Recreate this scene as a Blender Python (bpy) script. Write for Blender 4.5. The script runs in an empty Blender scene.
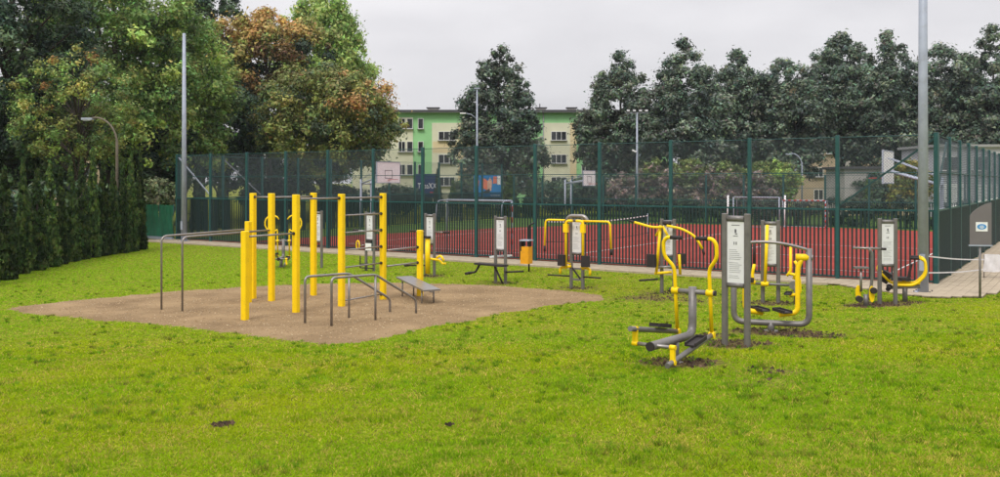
import bpy, math, random
import numpy as np
from mathutils import Vector, Matrix
# ------------------------------------------------------------------ camera, sky, sun
scene = bpy.context.scene
F, CX, HY, CZ = 868.0, 500.0, 182.0, 2.75          # focal length (px), centre, horizon row, eye height above the court
cam_d = bpy.data.cameras.new('camera'); cam = bpy.data.objects.new('camera', cam_d)
scene.collection.objects.link(cam); scene.camera = cam
cam.location = (0, 0, CZ); cam.rotation_euler = (math.radians(90), 0, 0)
cam_d.sensor_width = 36; cam_d.lens = F / 1000 * 36
cam_d.shift_y = -(238.5 - HY) / 1000
cam_d.clip_start = .05; cam_d.clip_end = 3000
scene.view_settings.view_transform = 'Standard'; scene.view_settings.look = 'None'
scene.view_settings.exposure = 0.25; scene.view_settings.gamma = 1
SUN_EL, SUN_AZ = math.radians(52), math.radians(205)   # azimuth clockwise from +Y
w = bpy.data.worlds.new('World'); scene.world = w; w.use_nodes = True
nt = w.node_tree; N = nt.nodes; L = nt.links
bg = N['Background']
sky = N.new('ShaderNodeTexSky'); sky.sky_type = 'NISHITA'; sky.sun_disc = False
sky.sun_elevation = SUN_EL; sky.sun_rotation = SUN_AZ
sc_ = N.new('ShaderNodeVectorMath'); sc_.operation = 'SCALE'; sc_.inputs['Scale'].default_value = .1
L.new(sky.outputs[0], sc_.inputs[0])
tc = N.new('ShaderNodeTexCoord'); mp = N.new('ShaderNodeMapping'); mp.inputs['Scale'].default_value = (1.6, 1.6, 5)
L.new(tc.outputs['Generated'], mp.inputs[0])
nz = N.new('ShaderNodeTexNoise'); nz.inputs['Scale'].default_value = 1.3; nz.inputs['Detail'].default_value = 6; nz.inputs['Roughness'].default_value = .5
L.new(mp.outputs[0], nz.inputs['Vector'])
cr = N.new('ShaderNodeValToRGB')
cr.color_ramp.elements[0].position = .36; cr.color_ramp.elements[0].color = (.56, .55, .57, 1)
cr.color_ramp.elements[1].position = .64; cr.color_ramp.elements[1].color = (.735, .72, .735, 1)
L.new(nz.outputs[0], cr.inputs[0])
mx = N.new('ShaderNodeMix'); mx.data_type = 'RGBA'; mx.inputs[0].default_value = .95
L.new(sc_.outputs[0], mx.inputs[6]); L.new(cr.outputs[0], mx.inputs[7])
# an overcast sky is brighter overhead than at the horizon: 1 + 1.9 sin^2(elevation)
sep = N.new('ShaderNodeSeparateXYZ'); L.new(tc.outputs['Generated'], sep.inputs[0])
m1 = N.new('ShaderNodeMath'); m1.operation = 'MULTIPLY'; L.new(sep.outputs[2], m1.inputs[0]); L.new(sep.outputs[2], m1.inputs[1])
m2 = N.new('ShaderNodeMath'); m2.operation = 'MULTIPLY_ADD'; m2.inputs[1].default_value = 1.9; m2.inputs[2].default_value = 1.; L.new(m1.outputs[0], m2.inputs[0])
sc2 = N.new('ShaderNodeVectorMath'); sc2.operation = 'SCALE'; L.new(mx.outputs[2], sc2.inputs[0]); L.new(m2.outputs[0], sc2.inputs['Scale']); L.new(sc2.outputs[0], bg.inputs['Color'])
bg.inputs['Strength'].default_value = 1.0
sd = bpy.data.lights.new('sun', 'SUN'); sd.energy = 1.5; sd.angle = math.radians(16); sd.color = (1, .95, .87)
so = bpy.data.objects.new('sun', sd); scene.collection.objects.link(so)
dirv = Vector((math.sin(SUN_AZ) * math.cos(SUN_EL), math.cos(SUN_AZ) * math.cos(SUN_EL), math.sin(SUN_EL)))
so.rotation_euler = dirv.to_track_quat('Z', 'Y').to_euler(); so.location = (-10, -20, 40)

# ------------------------------------------------------------------ helpers
C = scene.collection
random.seed(7); RNG = np.random.default_rng(7)
def gz(X, Y):                                        # lawn height: level by the court, rising towards the viewer
    Y0 = 17.5 + .25 * np.clip(X, -12, 12); s = .085 * 1.6 * np.logaddexp(0, (Y0 - Y) / 1.6)
    return 3 * (1 - np.exp(-s / 3))
def G(px, py):                                       # photo pixel -> point on the lawn
    Y = 20.
    for _ in range(60):
        X = (px - CX) / F * Y
        Y = .5 * Y + .5 * F * (CZ - float(gz(X, Y))) / (py - HY)
    X = (px - CX) / F * Y
    return Vector((X, Y, float(gz(X, Y))))
def P(px, py, Y): return Vector(((px - CX) / F * Y, Y, CZ - (py - HY) / F * Y))
def colr(c): return (c[0], c[1], c[2], 1)
MATS = {}
def mat(name, c, rough=.6, metal=0., var=.12, scale=6., bump=0., c2=None, bscale=None, spec=.4, dirt=None):
    m = bpy.data.materials.new(name); m.use_nodes = True; t = m.node_tree; b = t.nodes['Principled BSDF']
    b.inputs['Roughness'].default_value = rough; b.inputs['Metallic'].default_value = metal
    b.inputs['Specular IOR Level'].default_value = spec
    co = t.nodes.new('ShaderNodeTexCoord'); n = t.nodes.new('ShaderNodeTexNoise')
    n.inputs['Scale'].default_value = scale; n.inputs['Detail'].default_value = 6; n.inputs['Roughness'].default_value = .6
    t.links.new(co.outputs['Object'], n.inputs['Vector'])
    r = t.nodes.new('ShaderNodeValToRGB'); r.color_ramp.elements[0].position = .3; r.color_ramp.elements[1].position = .7
    lo = c2 if c2 else [x * (1 - var) for x in c]; hi = c if c2 else [min(1, x * (1 + var)) for x in c]
    r.color_ramp.elements[0].color = colr(lo); r.color_ramp.elements[1].color = colr(hi)
    t.links.new(n.outputs[0], r.inputs[0])
    out = r.outputs[0]
    if dirt:
        n3 = t.nodes.new('ShaderNodeTexNoise'); n3.inputs['Scale'].default_value = dirt[1]; n3.inputs['Detail'].default_value = 8
        t.links.new(co.outputs['Object'], n3.inputs['Vector'])
        r3 = t.nodes.new('ShaderNodeValToRGB'); r3.color_ramp.elements[0].position = .55; r3.color_ramp.elements[1].position = .75
        t.links.new(n3.outputs[0], r3.inputs[0])
        k = t.nodes.new('ShaderNodeMix'); k.data_type = 'RGBA'; k.inputs[7].default_value = colr(dirt[0])
        ml = t.nodes.new('ShaderNodeMath'); ml.operation = 'MULTIPLY'; ml.inputs[1].default_value = dirt[2]
        t.links.new(r3.outputs[0], ml.inputs[0]); t.links.new(ml.outputs[0], k.inputs[0]); t.links.new(out, k.inputs[6]); out = k.outputs[2]
    t.links.new(out, b.inputs['Base Color'])
    if bump:
        n2 = t.nodes.new('ShaderNodeTexNoise'); n2.inputs['Scale'].default_value = bscale or scale * 8; n2.inputs['Detail'].default_value = 4
        t.links.new(co.outputs['Object'], n2.inputs['Vector'])
        bp = t.nodes.new('ShaderNodeBump'); bp.inputs['Strength'].default_value = bump; bp.inputs['Distance'].default_value = .02
        t.links.new(n2.outputs[0], bp.inputs['Height']); t.links.new(bp.outputs[0], b.inputs['Normal'])
    MATS[name] = m; return m
def attr_mat(name, rough=.6, trans=.3, spec=.25):        # colour from the per-leaf attribute, partly translucent
    m = bpy.data.materials.new(name); m.use_nodes = True; t = m.node_tree; b = t.nodes['Principled BSDF']
    a = t.nodes.new('ShaderNodeVertexColor'); a.layer_name = 'col'
    b.inputs['Roughness'].default_value = rough; b.inputs['Specular IOR Level'].default_value = spec
    t.links.new(a.outputs[0], b.inputs['Base Color'])
    tr = t.nodes.new('ShaderNodeBsdfTranslucent'); t.links.new(a.outputs[0], tr.inputs[0])
    s = t.nodes.new('ShaderNodeMixShader'); s.inputs[0].default_value = trans
    t.links.new(b.outputs[0], s.inputs[1]); t.links.new(tr.outputs[0], s.inputs[2])
    t.links.new(s.outputs[0], t.nodes['Material Output'].inputs[0]); MATS[name] = m; return m
mat('yellow', (.96, .64, .004), .42, var=.05, scale=4, dirt=((.5, .33, .04), 11, .3), bump=.05, spec=.3)
mat('grey', (.175, .163, .157), .42, .25, var=.12, scale=5, dirt=((.09, .08, .07), 12, .4), bump=.06)
mat('steel', (.27, .25, .24), .36, .55, var=.15, scale=9)
mat('galv', (.35, .385, .47), .55, .1, var=.12, scale=3, dirt=((.25, .26, .28), 7, .5))
mat('black', (.012, .012, .013), .55, var=.2)
mat('rubber', (.028, .022, .022), .7, var=.2)
mat('board', (.72, .72, .74), .35, var=.04, dirt=((.5, .49, .47), 5, .4))
mat('print', (.09, .09, .1), .5)
mat('print_grey', (.36, .36, .37), .5)
mat('green_paint', (.014, .075, .072), .45, var=.2, scale=3, dirt=((.05, .1, .1), 6, .4))
mat('green_wire', (.06, .085, .095), .5)
mat('green_dark', (.006, .025, .025), .55)
mat('tarp', (.012, .16, .085), .5, c2=(.006, .09, .05), scale=1.5, bump=.8, bscale=3)
mat('orange', (.83, .36, .012), .45, var=.1, dirt=((.45, .2, .03), 7, .4))
mat('white', (.82, .82, .82), .5, var=.06, dirt=((.5, .5, .48), 5, .4))
mat('red', (.42, .035, .03), .5)
mat('tape', (.72, .7, .72), .5)
mat('sand', (.35, .245, .135), .95, c2=(.20, .135, .073), scale=.9, bump=1., bscale=70, spec=.1, dirt=((.47, .35, .22), 38, .6))
mat('court', (.29, .040, .028), .85, c2=(.22, .030, .022), scale=.5, spec=.15, dirt=((.36, .075, .055), 2.2, .5))
mat('turf', (.075, .13, .025), .95, c2=(.045, .085, .018), scale=.8, spec=.1)
mat('line', (.62, .6, .57), .7, var=.15, scale=5)
mat('paver', (.44, .37, .27), .9, c2=(.34, .28, .205), scale=2.5, bump=.3, spec=.15)
mat('joint', (.19, .16, .12), .95)
mat('bark', (.06, .045, .035), .9, c2=(.03, .024, .02), scale=5, bump=.7, bscale=22)
mat('bark_pale', (.2, .17, .13), .9, c2=(.11, .09, .07), scale=5, bump=.5)
mat('w_green', (.31, .62, .29), .85, var=.05, scale=.7, dirt=((.2, .4, .17), .9, .35))
mat('w_cream', (.70, .69, .52), .85, var=.05, scale=.7, dirt=((.58, .55, .42), .9, .35))
mat('w_yellow', (.70, .58, .36), .85, var=.05, scale=.7)
mat('w_beige', (.46, .37, .25), .85, c2=(.38, .30, .21), scale=.6)
mat('w_grey', (.44, .42, .39), .85, c2=(.34, .33, .31), scale=.6)
mat('w_white', (.5, .5, .53), .7, c2=(.4, .4, .44), scale=.6)
mat('roof', (.06, .06, .065), .7)
mat('chimney', (.36, .34, .31), .85)
mat('glass', (.05, .055, .06), .12, c2=(.008, .009, .012), scale=.7, spec=.6)
mat('frame', (.72, .72, .71), .5)
mat('sill', (.3, .3, .3), .6)
mat('navy', (.012, .04, .15), .5, c2=(.008, .022, .085), scale=1)
mat('blue', (.015, .22, .56), .5, c2=(.01, .16, .44), scale=1)
mat('coral', (.75, .2, .12), .5)
mat('skin', (.7, .42, .32), .5)
mat('sign_grey', (.16, .145, .148), .6, var=.05)
mat('sign_blue', (.05, .27, .6), .5)
mat('cord', (.02, .02, .02), .7)
mat('lamp_glass', (.6, .62, .64), .2)
attr_mat('leaf', .6, .16); attr_mat('grassblade', .85, .45, .05); attr_mat('needle', .65, .12, .2)

def tag(o, label=None, cat=None, group=None, kind=None):
    if label: o['label'] = label
    if cat: o['category'] = cat
    if group: o['group'] = group
    if kind: o['kind'] = kind
    return o
def empty(name, loc=(0, 0, 0), rz=0., label=None, cat=None, group=None):
    o = bpy.data.objects.new(name, None); C.objects.link(o); o.location = loc; o.rotation_euler = (0, 0, rz); o.empty_display_size = .2
    return tag(o, label, cat, group)
def fillet(pts, r, n=5):
    pts = [Vector(p) for p in pts]; out = [pts[0]]
    for i in range(1, len(pts) - 1):
        a, b, c = pts[i - 1], pts[i], pts[i + 1]
        d1 = (a - b); d2 = (c - b); k = min(r, d1.length * .49, d2.length * .49)
        p1 = b + d1.normalized() * k; p2 = b + d2.normalized() * k
        for j in range(n + 1):
            t = j / n; out.append(p1 * (1 - t) ** 2 + b * 2 * t * (1 - t) + p2 * t * t)
    out.append(pts[-1]); return out
class MB:
    def __init__(s): s.v = []; s.f = []; s.sm = []
    def tube(s, pts, r, n=10, cap=True):
        pts = [Vector(p) for p in pts]; m = len(pts); rs = r if isinstance(r, (list, tuple)) else [r] * m
        t0 = (pts[1] - pts[0]).normalized(); up = Vector((0, 0, 1)) if abs(t0.z) < .9 else Vector((1, 0, 0))
        u = t0.cross(up).normalized(); base = len(s.v)
        for i, p in enumerate(pts):
            t = (pts[min(i + 1, m - 1)] - pts[max(i - 1, 0)]).normalized()
            u = (u - t * u.dot(t)).normalized(); v = t.cross(u)
            for k in range(n):
                a = 2 * math.pi * (k + .5) / n; s.v.append(p + (u * math.cos(a) + v * math.sin(a)) * rs[i])
        for i in range(m - 1):
            for k in range(n):
                a = base + i * n + k; b = base + i * n + (k + 1) % n
                s.f.append((a, a + n, b + n, b)); s.sm.append(n > 5)
        if cap:
            s.f.append(tuple(base + k for k in range(n))); s.sm.append(False)
            s.f.append(tuple(base + (m - 1) * n + k for k in reversed(range(n)))); s.sm.append(False)
        return s
    def box(s, c, d, M=None):
        c = Vector(c); b = len(s.v)
        for i in range(8):
            p = Vector(((i & 1) - .5, ((i >> 1) & 1) - .5, ((i >> 2) & 1) - .5)); p = Vector((p.x * d[0], p.y * d[1], p.z * d[2]))
            if M: p = M @ p
            s.v.append(c + p)
        for q in ((0, 2, 3, 1), (4, 5, 7, 6), (0, 1, 5, 4), (2, 6, 7, 3), (0, 4, 6, 2), (1, 3, 7, 5)):
            s.f.append(tuple(b + k for k in q)); s.sm.append(False)
        return s
    def bar(s, a, b, wd, ht):                        # box from a to b
        a, b = Vector(a), Vector(b); d = b - a; q = d.to_track_quat('X', 'Z').to_matrix()
        return s.box((a + b) / 2, (d.length, wd, ht), q)
    def prism(s, prof, z0, z1, ch=0.):               # profile (xy) extruded in z, optional chamfered top
        n = len(prof); b = len(s.v); cx = sum(p[0] for p in prof) / n; cy = sum(p[1] for p in prof) / n
        rings = [(z0, 0)] + ([(z1 - ch, 0), (z1, ch)] if ch else [(z1, 0)])
        for z, k in rings:
            for x, y in prof:
                l = math.hypot(x - cx, y - cy) or 1; s.v.append(Vector((x - (x - cx) / l * k, y - (y - cy) / l * k, z)))
        for j in range(len(rings) - 1):
            for i in range(n):
                a = b + j * n + i; c = b + j * n + (i + 1) % n; s.f.append((a, c, c + n, a + n)); s.sm.append(False)
        s.f.append(tuple(b + i for i in reversed(range(n)))); s.sm.append(False)
        s.f.append(tuple(b + (len(rings) - 1) * n + i for i in range(n))); s.sm.append(False)
        return s
    def slab(s, poly, y0, y1):                       # polygon in xz extruded along y
        n = len(poly); b = len(s.v)
        for y in (y0, y1):
            for x, z in poly: s.v.append(Vector((x, y, z)))
        s.f.append(tuple(range(b, b + n))); s.f.append(tuple(reversed(range(b + n, b + 2 * n)))); s.sm += [False, False]
        for i in range(n):
            j = (i + 1) % n; s.f.append((b + i, b + n + i, b + n + j, b + j)); s.sm.append(False)
        return s
    def quad(s, *ps):
        b = len(s.v); s.v += [Vector(p) for p in ps]; s.f.append(tuple(range(b, b + len(ps)))); s.sm.append(False); return s
    def mesh(s, name, m):
        me = bpy.data.meshes.new(name); me.from_pydata([tuple(v) for v in s.v], [], s.f)
        me.polygons.foreach_set('use_smooth', s.sm); me.materials.append(MATS[m]); me.update(); return me
    def build(s, name, m, parent=None, loc=None, rz=0., **k):
        return place(name, s.mesh(name, m), parent, loc, rz, **k)
def place(name, me, parent=None, loc=None, rz=0., **k):
    o = bpy.data.objects.new(name, me); C.objects.link(o); o.parent = parent
    if loc is not None: o.location = loc
    if rz: o.rotation_euler = (0, 0, rz)
    return tag(o, **k)
def sq(h, c=.008): return [(-h + c, -h), (h - c, -h), (h, -h + c), (h, h - c), (h - c, h), (-h + c, h), (-h, h - c), (-h, -h + c)]
def circ(r, n=12, cx=0, cy=0): return [(cx + r * math.cos(2 * math.pi * i / n), cy + r * math.sin(2 * math.pi * i / n)) for i in range(n)]
def text_mesh(s, size, m, depth=.004):
    cu = bpy.data.curves.new('txt', 'FONT'); cu.body = s; cu.size = size; cu.extrude = depth; cu.align_x = 'CENTER'; cu.align_y = 'CENTER'
    o = bpy.data.objects.new('txt', cu); C.objects.link(o); dg = bpy.context.evaluated_depsgraph_get(); dg.update()
    me = bpy.data.meshes.new_from_object(o.evaluated_get(dg)); bpy.data.objects.remove(o); me.materials.clear(); me.materials.append(MATS[m]); return me
def np_mesh(name, verts, nper, cols, m):             # many separate small faces with one colour each
    n = len(verts) // nper; me = bpy.data.meshes.new(name)
    me.vertices.add(len(verts)); me.vertices.foreach_set('co', np.ascontiguousarray(verts, dtype=np.float32).ravel())
    me.loops.add(len(verts)); me.loops.foreach_set('vertex_index', np.arange(len(verts), dtype=np.int32))
    me.polygons.add(n); me.polygons.foreach_set('loop_start', np.arange(n, dtype=np.int32) * nper)
    me.update(calc_edges=True)
    a = me.color_attributes.new('col', 'FLOAT_COLOR', 'POINT')
    c4 = np.ones((n, 4), np.float32); c4[:, :3] = np.clip(cols, 0, 1); a.data.foreach_set('color', np.repeat(c4, nper, axis=0).ravel())
    me.materials.append(MATS[m]); return me
_vn = RNG.random((256, 256))
def vnoise(x, y):
    x = np.asarray(x, float); y = np.asarray(y, float)
    xi = np.floor(x).astype(int); yi = np.floor(y).astype(int); fx = x - xi; fy = y - yi
    fx = fx * fx * (3 - 2 * fx); fy = fy * fy * (3 - 2 * fy); g = lambda a, b: _vn[a & 255, b & 255]
    return (g(xi, yi) * (1 - fx) + g(xi + 1, yi) * fx) * (1 - fy) + (g(xi, yi + 1) * (1 - fx) + g(xi + 1, yi + 1) * fx) * fy
def fnoise(x, y): return .5 * vnoise(x, y) + .3 * vnoise(2.1 * x + 17, 2.1 * y + 5) + .2 * vnoise(4.3 * x + 3, 4.3 * y + 31)
def inpoly(X, Y, poly):
    r = np.zeros(X.shape, bool); n = len(poly)
    for i in range(n):
        x1, y1 = poly[i]; x2, y2 = poly[(i + 1) % n]
        if y1 == y2: continue
        c = ((y1 > Y) != (y2 > Y)) & (X < (x2 - x1) * (Y - y1) / (y2 - y1) + x1); r ^= c
    return r

# ------------------------------------------------------------------ site geometry
E1 = Vector((.829, -.56, 0)).normalized(); D2 = Vector((.56, .829, 0)).normalized()    # along the fence, into the court
RZ = math.atan2(E1.y, E1.x)
COR = Vector((11.58, 23.05, 0)); NP = 13; SP = 2.5
LC = COR - E1 * SP * NP                                                                # left corner of the fence
def fr(a, b): p = LC + E1 * a + D2 * b; return Vector((p.x, p.y, 0))                   # court frame: a along fence, b inwards
WID = SP * NP
# soil/bare spots (photo pixel, radius in m, strength)
BARE = [(G(679, 362), .55, 1.), (G(715, 335), .35, .6), (G(735, 343), .6, .9), (G(772, 331), .75, .95), (G(815, 335), .6, .6), (G(775, 371), .5, .4),
        (G(880, 304), .7, .9), (G(865, 306), .5, .9), (G(668, 293), .9, .45), (G(650, 298), 1.0, .5), (G(578, 288), .7, .4), (G(430, 276), .6, .5), (G(501, 283), .7, .4),
        (G(770, 303), .7, .6), (G(910, 302), .5, .5), (G(222, 424), .10, .9), (G(450, 424), .05, .6), (G(760, 380), .5, .3), (G(690, 300), .8, .35)]
def bare(X, Y):
    k = np.zeros(np.shape(X))
    for p, r, s in BARE:
        d = np.hypot(X - p.x, (Y - p.y)) / r; k = np.maximum(k, s * np.clip(1.25 - d, 0, 1))
    n = fnoise(X * 3.1 + 5, Y * 3.1 + 9); k = np.clip(k * (0.35 + 1.5 * n), 0, 1)
    return k
# ---- lawn sheet out to the horizon
xs = np.unique(np.concatenate([np.arange(-30, 30.01, .3), -30 - np.geomspace(1, 870, 22), 30 + np.geomspace(1, 870, 22)]))
ys = np.unique(np.concatenate([np.arange(-8, 45.01, .3), -8 - np.geomspace(1, 100, 8), 45 + np.geomspace(1, 1400, 26)]))
XX, YY = np.meshgrid(xs, ys); ZZ = gz(XX, YY) + (fnoise(XX * .9, YY * .9) - .5) * .05 * (np.abs(XX) < 30) * (YY < 24)
nx, ny = len(xs), len(ys); idx = np.arange(nx * ny).reshape(ny, nx)
fq = np.stack([idx[:-1, :-1], idx[:-1, 1:], idx[1:, 1:], idx[1:, :-1]], -1).reshape(-1, 4)
me = bpy.data.meshes.new('lawn'); me.from_pydata(np.stack([XX, YY, ZZ - .012], -1).reshape(-1, 3).tolist(), [], fq.tolist())
me.polygons.foreach_set('use_smooth', [True] * len(fq))
at = me.attributes.new('bare', 'FLOAT', 'POINT'); at.data.foreach_set('value', bare(XX, YY).ravel().astype(np.float32))
m = bpy.data.materials.new('lawn_soil'); m.use_nodes = True; t = m.node_tree; b = t.nodes['Principled BSDF']; b.inputs['Roughness'].default_value = .95; b.inputs['Specular IOR Level'].default_value = .1
co = t.nodes.new('ShaderNodeTexCoord')
def nodenoise(sc, det=6):
    n = t.nodes.new('ShaderNodeTexNoise'); n.inputs['Scale'].default_value = sc; n.inputs['Detail'].default_value = det; t.links.new(co.outputs['Object'], n.inputs['Vector']); return n
def noderamp(src, p0, c0, p1, c1):
    r = t.nodes.new('ShaderNodeValToRGB'); r.color_ramp.elements[0].position = p0; r.color_ramp.elements[0].color = colr(c0)
    r.color_ramp.elements[1].position = p1; r.color_ramp.elements[1].color = colr(c1); t.links.new(src, r.inputs[0]); return r
ra = noderamp(nodenoise(14).outputs[0], .35, (.09, .11, .01), .65, (.28, .30, .025))
rb = noderamp(nodenoise(9).outputs[0], .35, (.06, .038, .022), .65, (.17, .11, .06))
av = t.nodes.new('ShaderNodeAttribute'); av.attribute_name = 'bare'
mm = t.nodes.new('ShaderNodeMix'); mm.data_type = 'RGBA'; t.links.new(av.outputs['Fac'], mm.inputs[0]); t.links.new(ra.outputs[0], mm.inputs[6]); t.links.new(rb.outputs[0], mm.inputs[7])
t.links.new(mm.outputs[2], b.inputs['Base Color'])
bp = t.nodes.new('ShaderNodeBump'); bp.inputs['Strength'].default_value = .7; bp.inputs['Distance'].default_value = .03; t.links.new(nodenoise(40, 3).outputs[0], bp.inputs['Height']); t.links.new(bp.outputs[0], b.inputs['Normal'])
me.materials.append(m); place('lawn', me, kind='structure', label='mown green lawn rising gently towards the viewer')
# ---- sand pit
SANDPX = [(10, 308), (28, 313), (70, 317), (130, 321), (190, 327), (235, 332), (280, 338), (320, 342.5), (350, 343), (385, 337), (440, 325), (500, 313), (560, 304), (603, 298.5), (596, 295), (560, 290.5), (500, 286), (440, 284), (380, 283), (300, 284.5), (236, 287.5), (165, 292.5), (75, 301)]
sp = [G(*p) for p in SANDPX]; SAND = []
for i, p in enumerate(sp):
    q = sp[(i + 1) % len(sp)]; n = max(2, int((q - p).length / .18))
    for j in range(n):
        r = p.lerp(q, j / n); d = Vector((q.y - p.y, p.x - q.x, 0)).normalized(); k = (fnoise(r.x * 2.2, r.y * 2.2) - .5) * .35
        SAND.append((r.x + d.x * k, r.y + d.y * k))
sx = np.arange(min(p[0] for p in SAND) - .2, max(p[0] for p in SAND) + .3, .16); sy = np.arange(min(p[1] for p in SAND) - .2, max(p[1] for p in SAND) + .3, .16)
SX, SY = np.meshgrid(sx, sy); ins = inpoly(SX, SY, SAND)
SZ = np.array(gz(SX, SY)) + .010 + (fnoise(SX * 3.5, SY * 3.5) - .5) * .035
SZ = np.where(ins, SZ + .010, SZ - .03)
ii = np.arange(SX.size).reshape(SX.shape); fq = []
for a in range(SX.shape[0] - 1):
    for b_ in range(SX.shape[1] - 1):
        if ins[a, b_] or ins[a + 1, b_] or ins[a, b_ + 1] or ins[a + 1, b_ + 1]: fq.append((ii[a, b_], ii[a, b_ + 1], ii[a + 1, b_ + 1], ii[a + 1, b_]))
me = bpy.data.meshes.new('sand_pit'); me.from_pydata(np.stack([SX, SY, SZ], -1).reshape(-1, 3).tolist(), [], [tuple(int(k) for k in q) for q in fq])
me.polygons.foreach_set('use_smooth', [True] * len(fq)); me.materials.append(MATS['sand']); place('sand_pit', me, kind='structure', label='brown sand safety surface under the exercise frame')
# ---- court
def sheet(name, pts, z, m, label=None):
    mb = MB(); mb.quad(*[(p[0], p[1], z) for p in pts]); return mb.build(name, m, kind='structure', label=label)
far = [P(x, y, F * 2.71 / (y - HY)) for x, y in ((252, 241.5), (300, 238), (410, 232.5), (505, 228), (640, 223.5), (760, 225.5), (880, 229.5), (930, 231.5))]
RC = fr(WID - .15, 27); cr_ = [fr(.3, .1), *far, RC, fr(WID - .1, .1)]
sheet('green_surround', [fr(-.0, .05), fr(WID, .05), fr(WID, 62), fr(0, 62)], .040, 'turf', 'green strip around the red court')
sheet('sports_court', [fr(.3, .08), *[(p.x, p.y) for p in far], fr(WID - .1, 24), fr(WID - .1, .08)], .048, 'court', 'red sports court behind the fence')
for i, (a0, b0, a1, b1) in enumerate([(9, 2.2, 31, 2.2), (31, 2.2, 31, 20), (9, 2.2, 9, 19), (20, 2.2, 20, 21), (24.5, 7, 31, 7), (24.5, 13, 31, 13), (24.5, 7, 24.5, 13)]):
    p, q = fr(a0, b0), fr(a1, b1); n = Vector((-(q - p).y, (q - p).x, 0)).normalized() * .03
    sheet('court_line', [p - n, q - n, q + n, p + n], .054, 'line')
# ---- paved path: bedding sheet and individual pavers (too small to pick apart)
PW = 1.45
pathpoly = [fr(-1, -PW), fr(WID - 2.2, -PW), *[G(x, y) for x, y in ((930, 297.5), (985, 297), (1003, 289))], COR + E1 * 4.6 + D2 * 6, COR + E1 * 4.6 + D2 * 32, fr(WID + .02, 32), fr(WID + .02, -.0), fr(-1, -.0)]
PATH = [(p.x, p.y) for p in pathpoly]
mb = MB(); ga = np.arange(-1.6, WID + 6, .5); gb = np.arange(-4, 33, .5)
pv = MB(); jn = MB()
def pin(x, y): return bool(inpoly(np.array([x]), np.array([y]), PATH)[0])
A_, B_ = np.meshgrid(np.arange(-1, WID + 6, .202), np.arange(-4.5, 32, .202)); Pxy = [LC.x + E1.x * A_ + D2.x * B_, LC.y + E1.y * A_ + D2.y * B_]
okm = inpoly(Pxy[0], Pxy[1], PATH); zz = gz(Pxy[0], Pxy[1])
for a, b2 in np.argwhere(okm):
    x, y, z = Pxy[0][a, b2], Pxy[1][a, b2], float(zz[a, b2]); h = .0955; e = random.uniform(-.003, .003)
    if y > 60: continue
    c = [Vector((x, y, z)) + E1 * (sx_ * h) + D2 * (sy_ * h) for sx_, sy_ in ((-1, -1), (1, -1), (1, 1), (-1, 1))]
    n0 = len(pv.v); pv.v += [p + Vector((0, 0, .03 + e)) for p in c] + [p + Vector((0, 0, .0)) for p in c]
    pv.f += [(n0, n0 + 1, n0 + 2, n0 + 3)] + [(n0 + 4 + k, n0 + 4 + (k + 1) % 4, n0 + (k + 1) % 4, n0 + k) for k in range(4)]; pv.sm += [False] * 5
    c = [Vector((x, y, z + .018)) + E1 * (sx_ * .101) + D2 * (sy_ * .101) for sx_, sy_ in ((-1, -1), (1, -1), (1, 1), (-1, 1))]; jn.quad(*c)
path = jn.build('paved_path', 'joint', kind='structure', label='pale paved path along the court fence')
pv.build('pavers', 'paver', path, kind='stuff')
mb = MB(); k0 = fr(-1, -PW - .04); k1 = fr(WID - 2.4, -PW - .04)
for i in range(33):
    p, q = k0.lerp(k1, i / 33), k0.lerp(k1, (i + 1) / 33 - .0004); p.z = float(gz(p.x, p.y)) + .0; q.z = float(gz(q.x, q.y)); mb.bar(p, q, .07, .09)
mb.build('kerb', 'paver', path)
# ---- grass blades
NG = 950000
u = RNG.random(NG); Y = np.exp(np.log(3.6) + u * (np.log(41) - np.log(3.6))); X = (RNG.random(NG) * 2 - 1) * (.66 * Y + 1.2)
jx, jy = X + RNG.normal(size=NG) * .11, Y + RNG.normal(size=NG) * .11
keep = ~inpoly(jx, jy, SAND) & ~inpoly(X + E1.x * 0, Y, PATH)
bb = (X - LC.x) * D2.x + (Y - LC.y) * D2.y; aa = (X - LC.x) * E1.x + (Y - LC.y) * E1.y
keep &= ~((bb > -PW - .1) & (aa > -1)) & ~((bb > 0) & (aa <= -1) & (aa > -7)) & (bb < 3)
keep &= RNG.random(NG) > bare(X, Y) * 1.9
X, Y = X[keep], Y[keep]; n = len(X)
base = np.stack([X, Y, gz(X, Y) - .014 + (fnoise(X * .9, Y * .9) - .5) * .05 * (Y < 24)], -1)
lod = np.clip(Y / 5.5, .8, 5)
n1 = fnoise(X * .45, Y * .45); n2 = .55 * fnoise(X * 2.3 + 40, Y * 2.3 + 11) + .45 * fnoise(X * 8.3 + 40, Y * 8.3 + 11); n3 = vnoise(X * 7, Y * 7)
tuft = np.clip((n2 - .56) * 6, 0, 1)
h = (.012 + .014 * RNG.random(n) + .022 * tuft * RNG.random(n)) * np.clip(lod, 1, 1.5) ** .5 * (1 - .3 * (Y > 13))
wd = (.0034 + .0025 * RNG.random(n)) * lod
ang = RNG.random(n) * 2 * np.pi; la = RNG.random(n) * 2 * np.pi; lean = .006 + .026 * RNG.random(n) ** 1.3 * np.clip(lod, 1, 2)
sd_ = np.stack([np.cos(ang), np.sin(ang), 0 * ang], -1) * wd[:, None]
tip = base + np.stack([np.cos(la) * lean, np.sin(la) * lean, h], -1)
V = np.stack([base - sd_, base + sd_, tip], 1).reshape(-1, 3)
cA = np.array([.38, .455, .010]); cB = np.array([.24, .41, .010]); cS = np.array([.56, .45, .10]); cD = np.array([.11, .24, .008])
k = np.clip((n1 - .3) * 2.0 + (RNG.random(n) - .5) * .7, 0, 1)[:, None]
col = cA * k + cB * (1 - k)
dk = (tuft * .7 * (RNG.random(n) < .7))[:, None]; col = col * (1 - dk) + cD * dk
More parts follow.
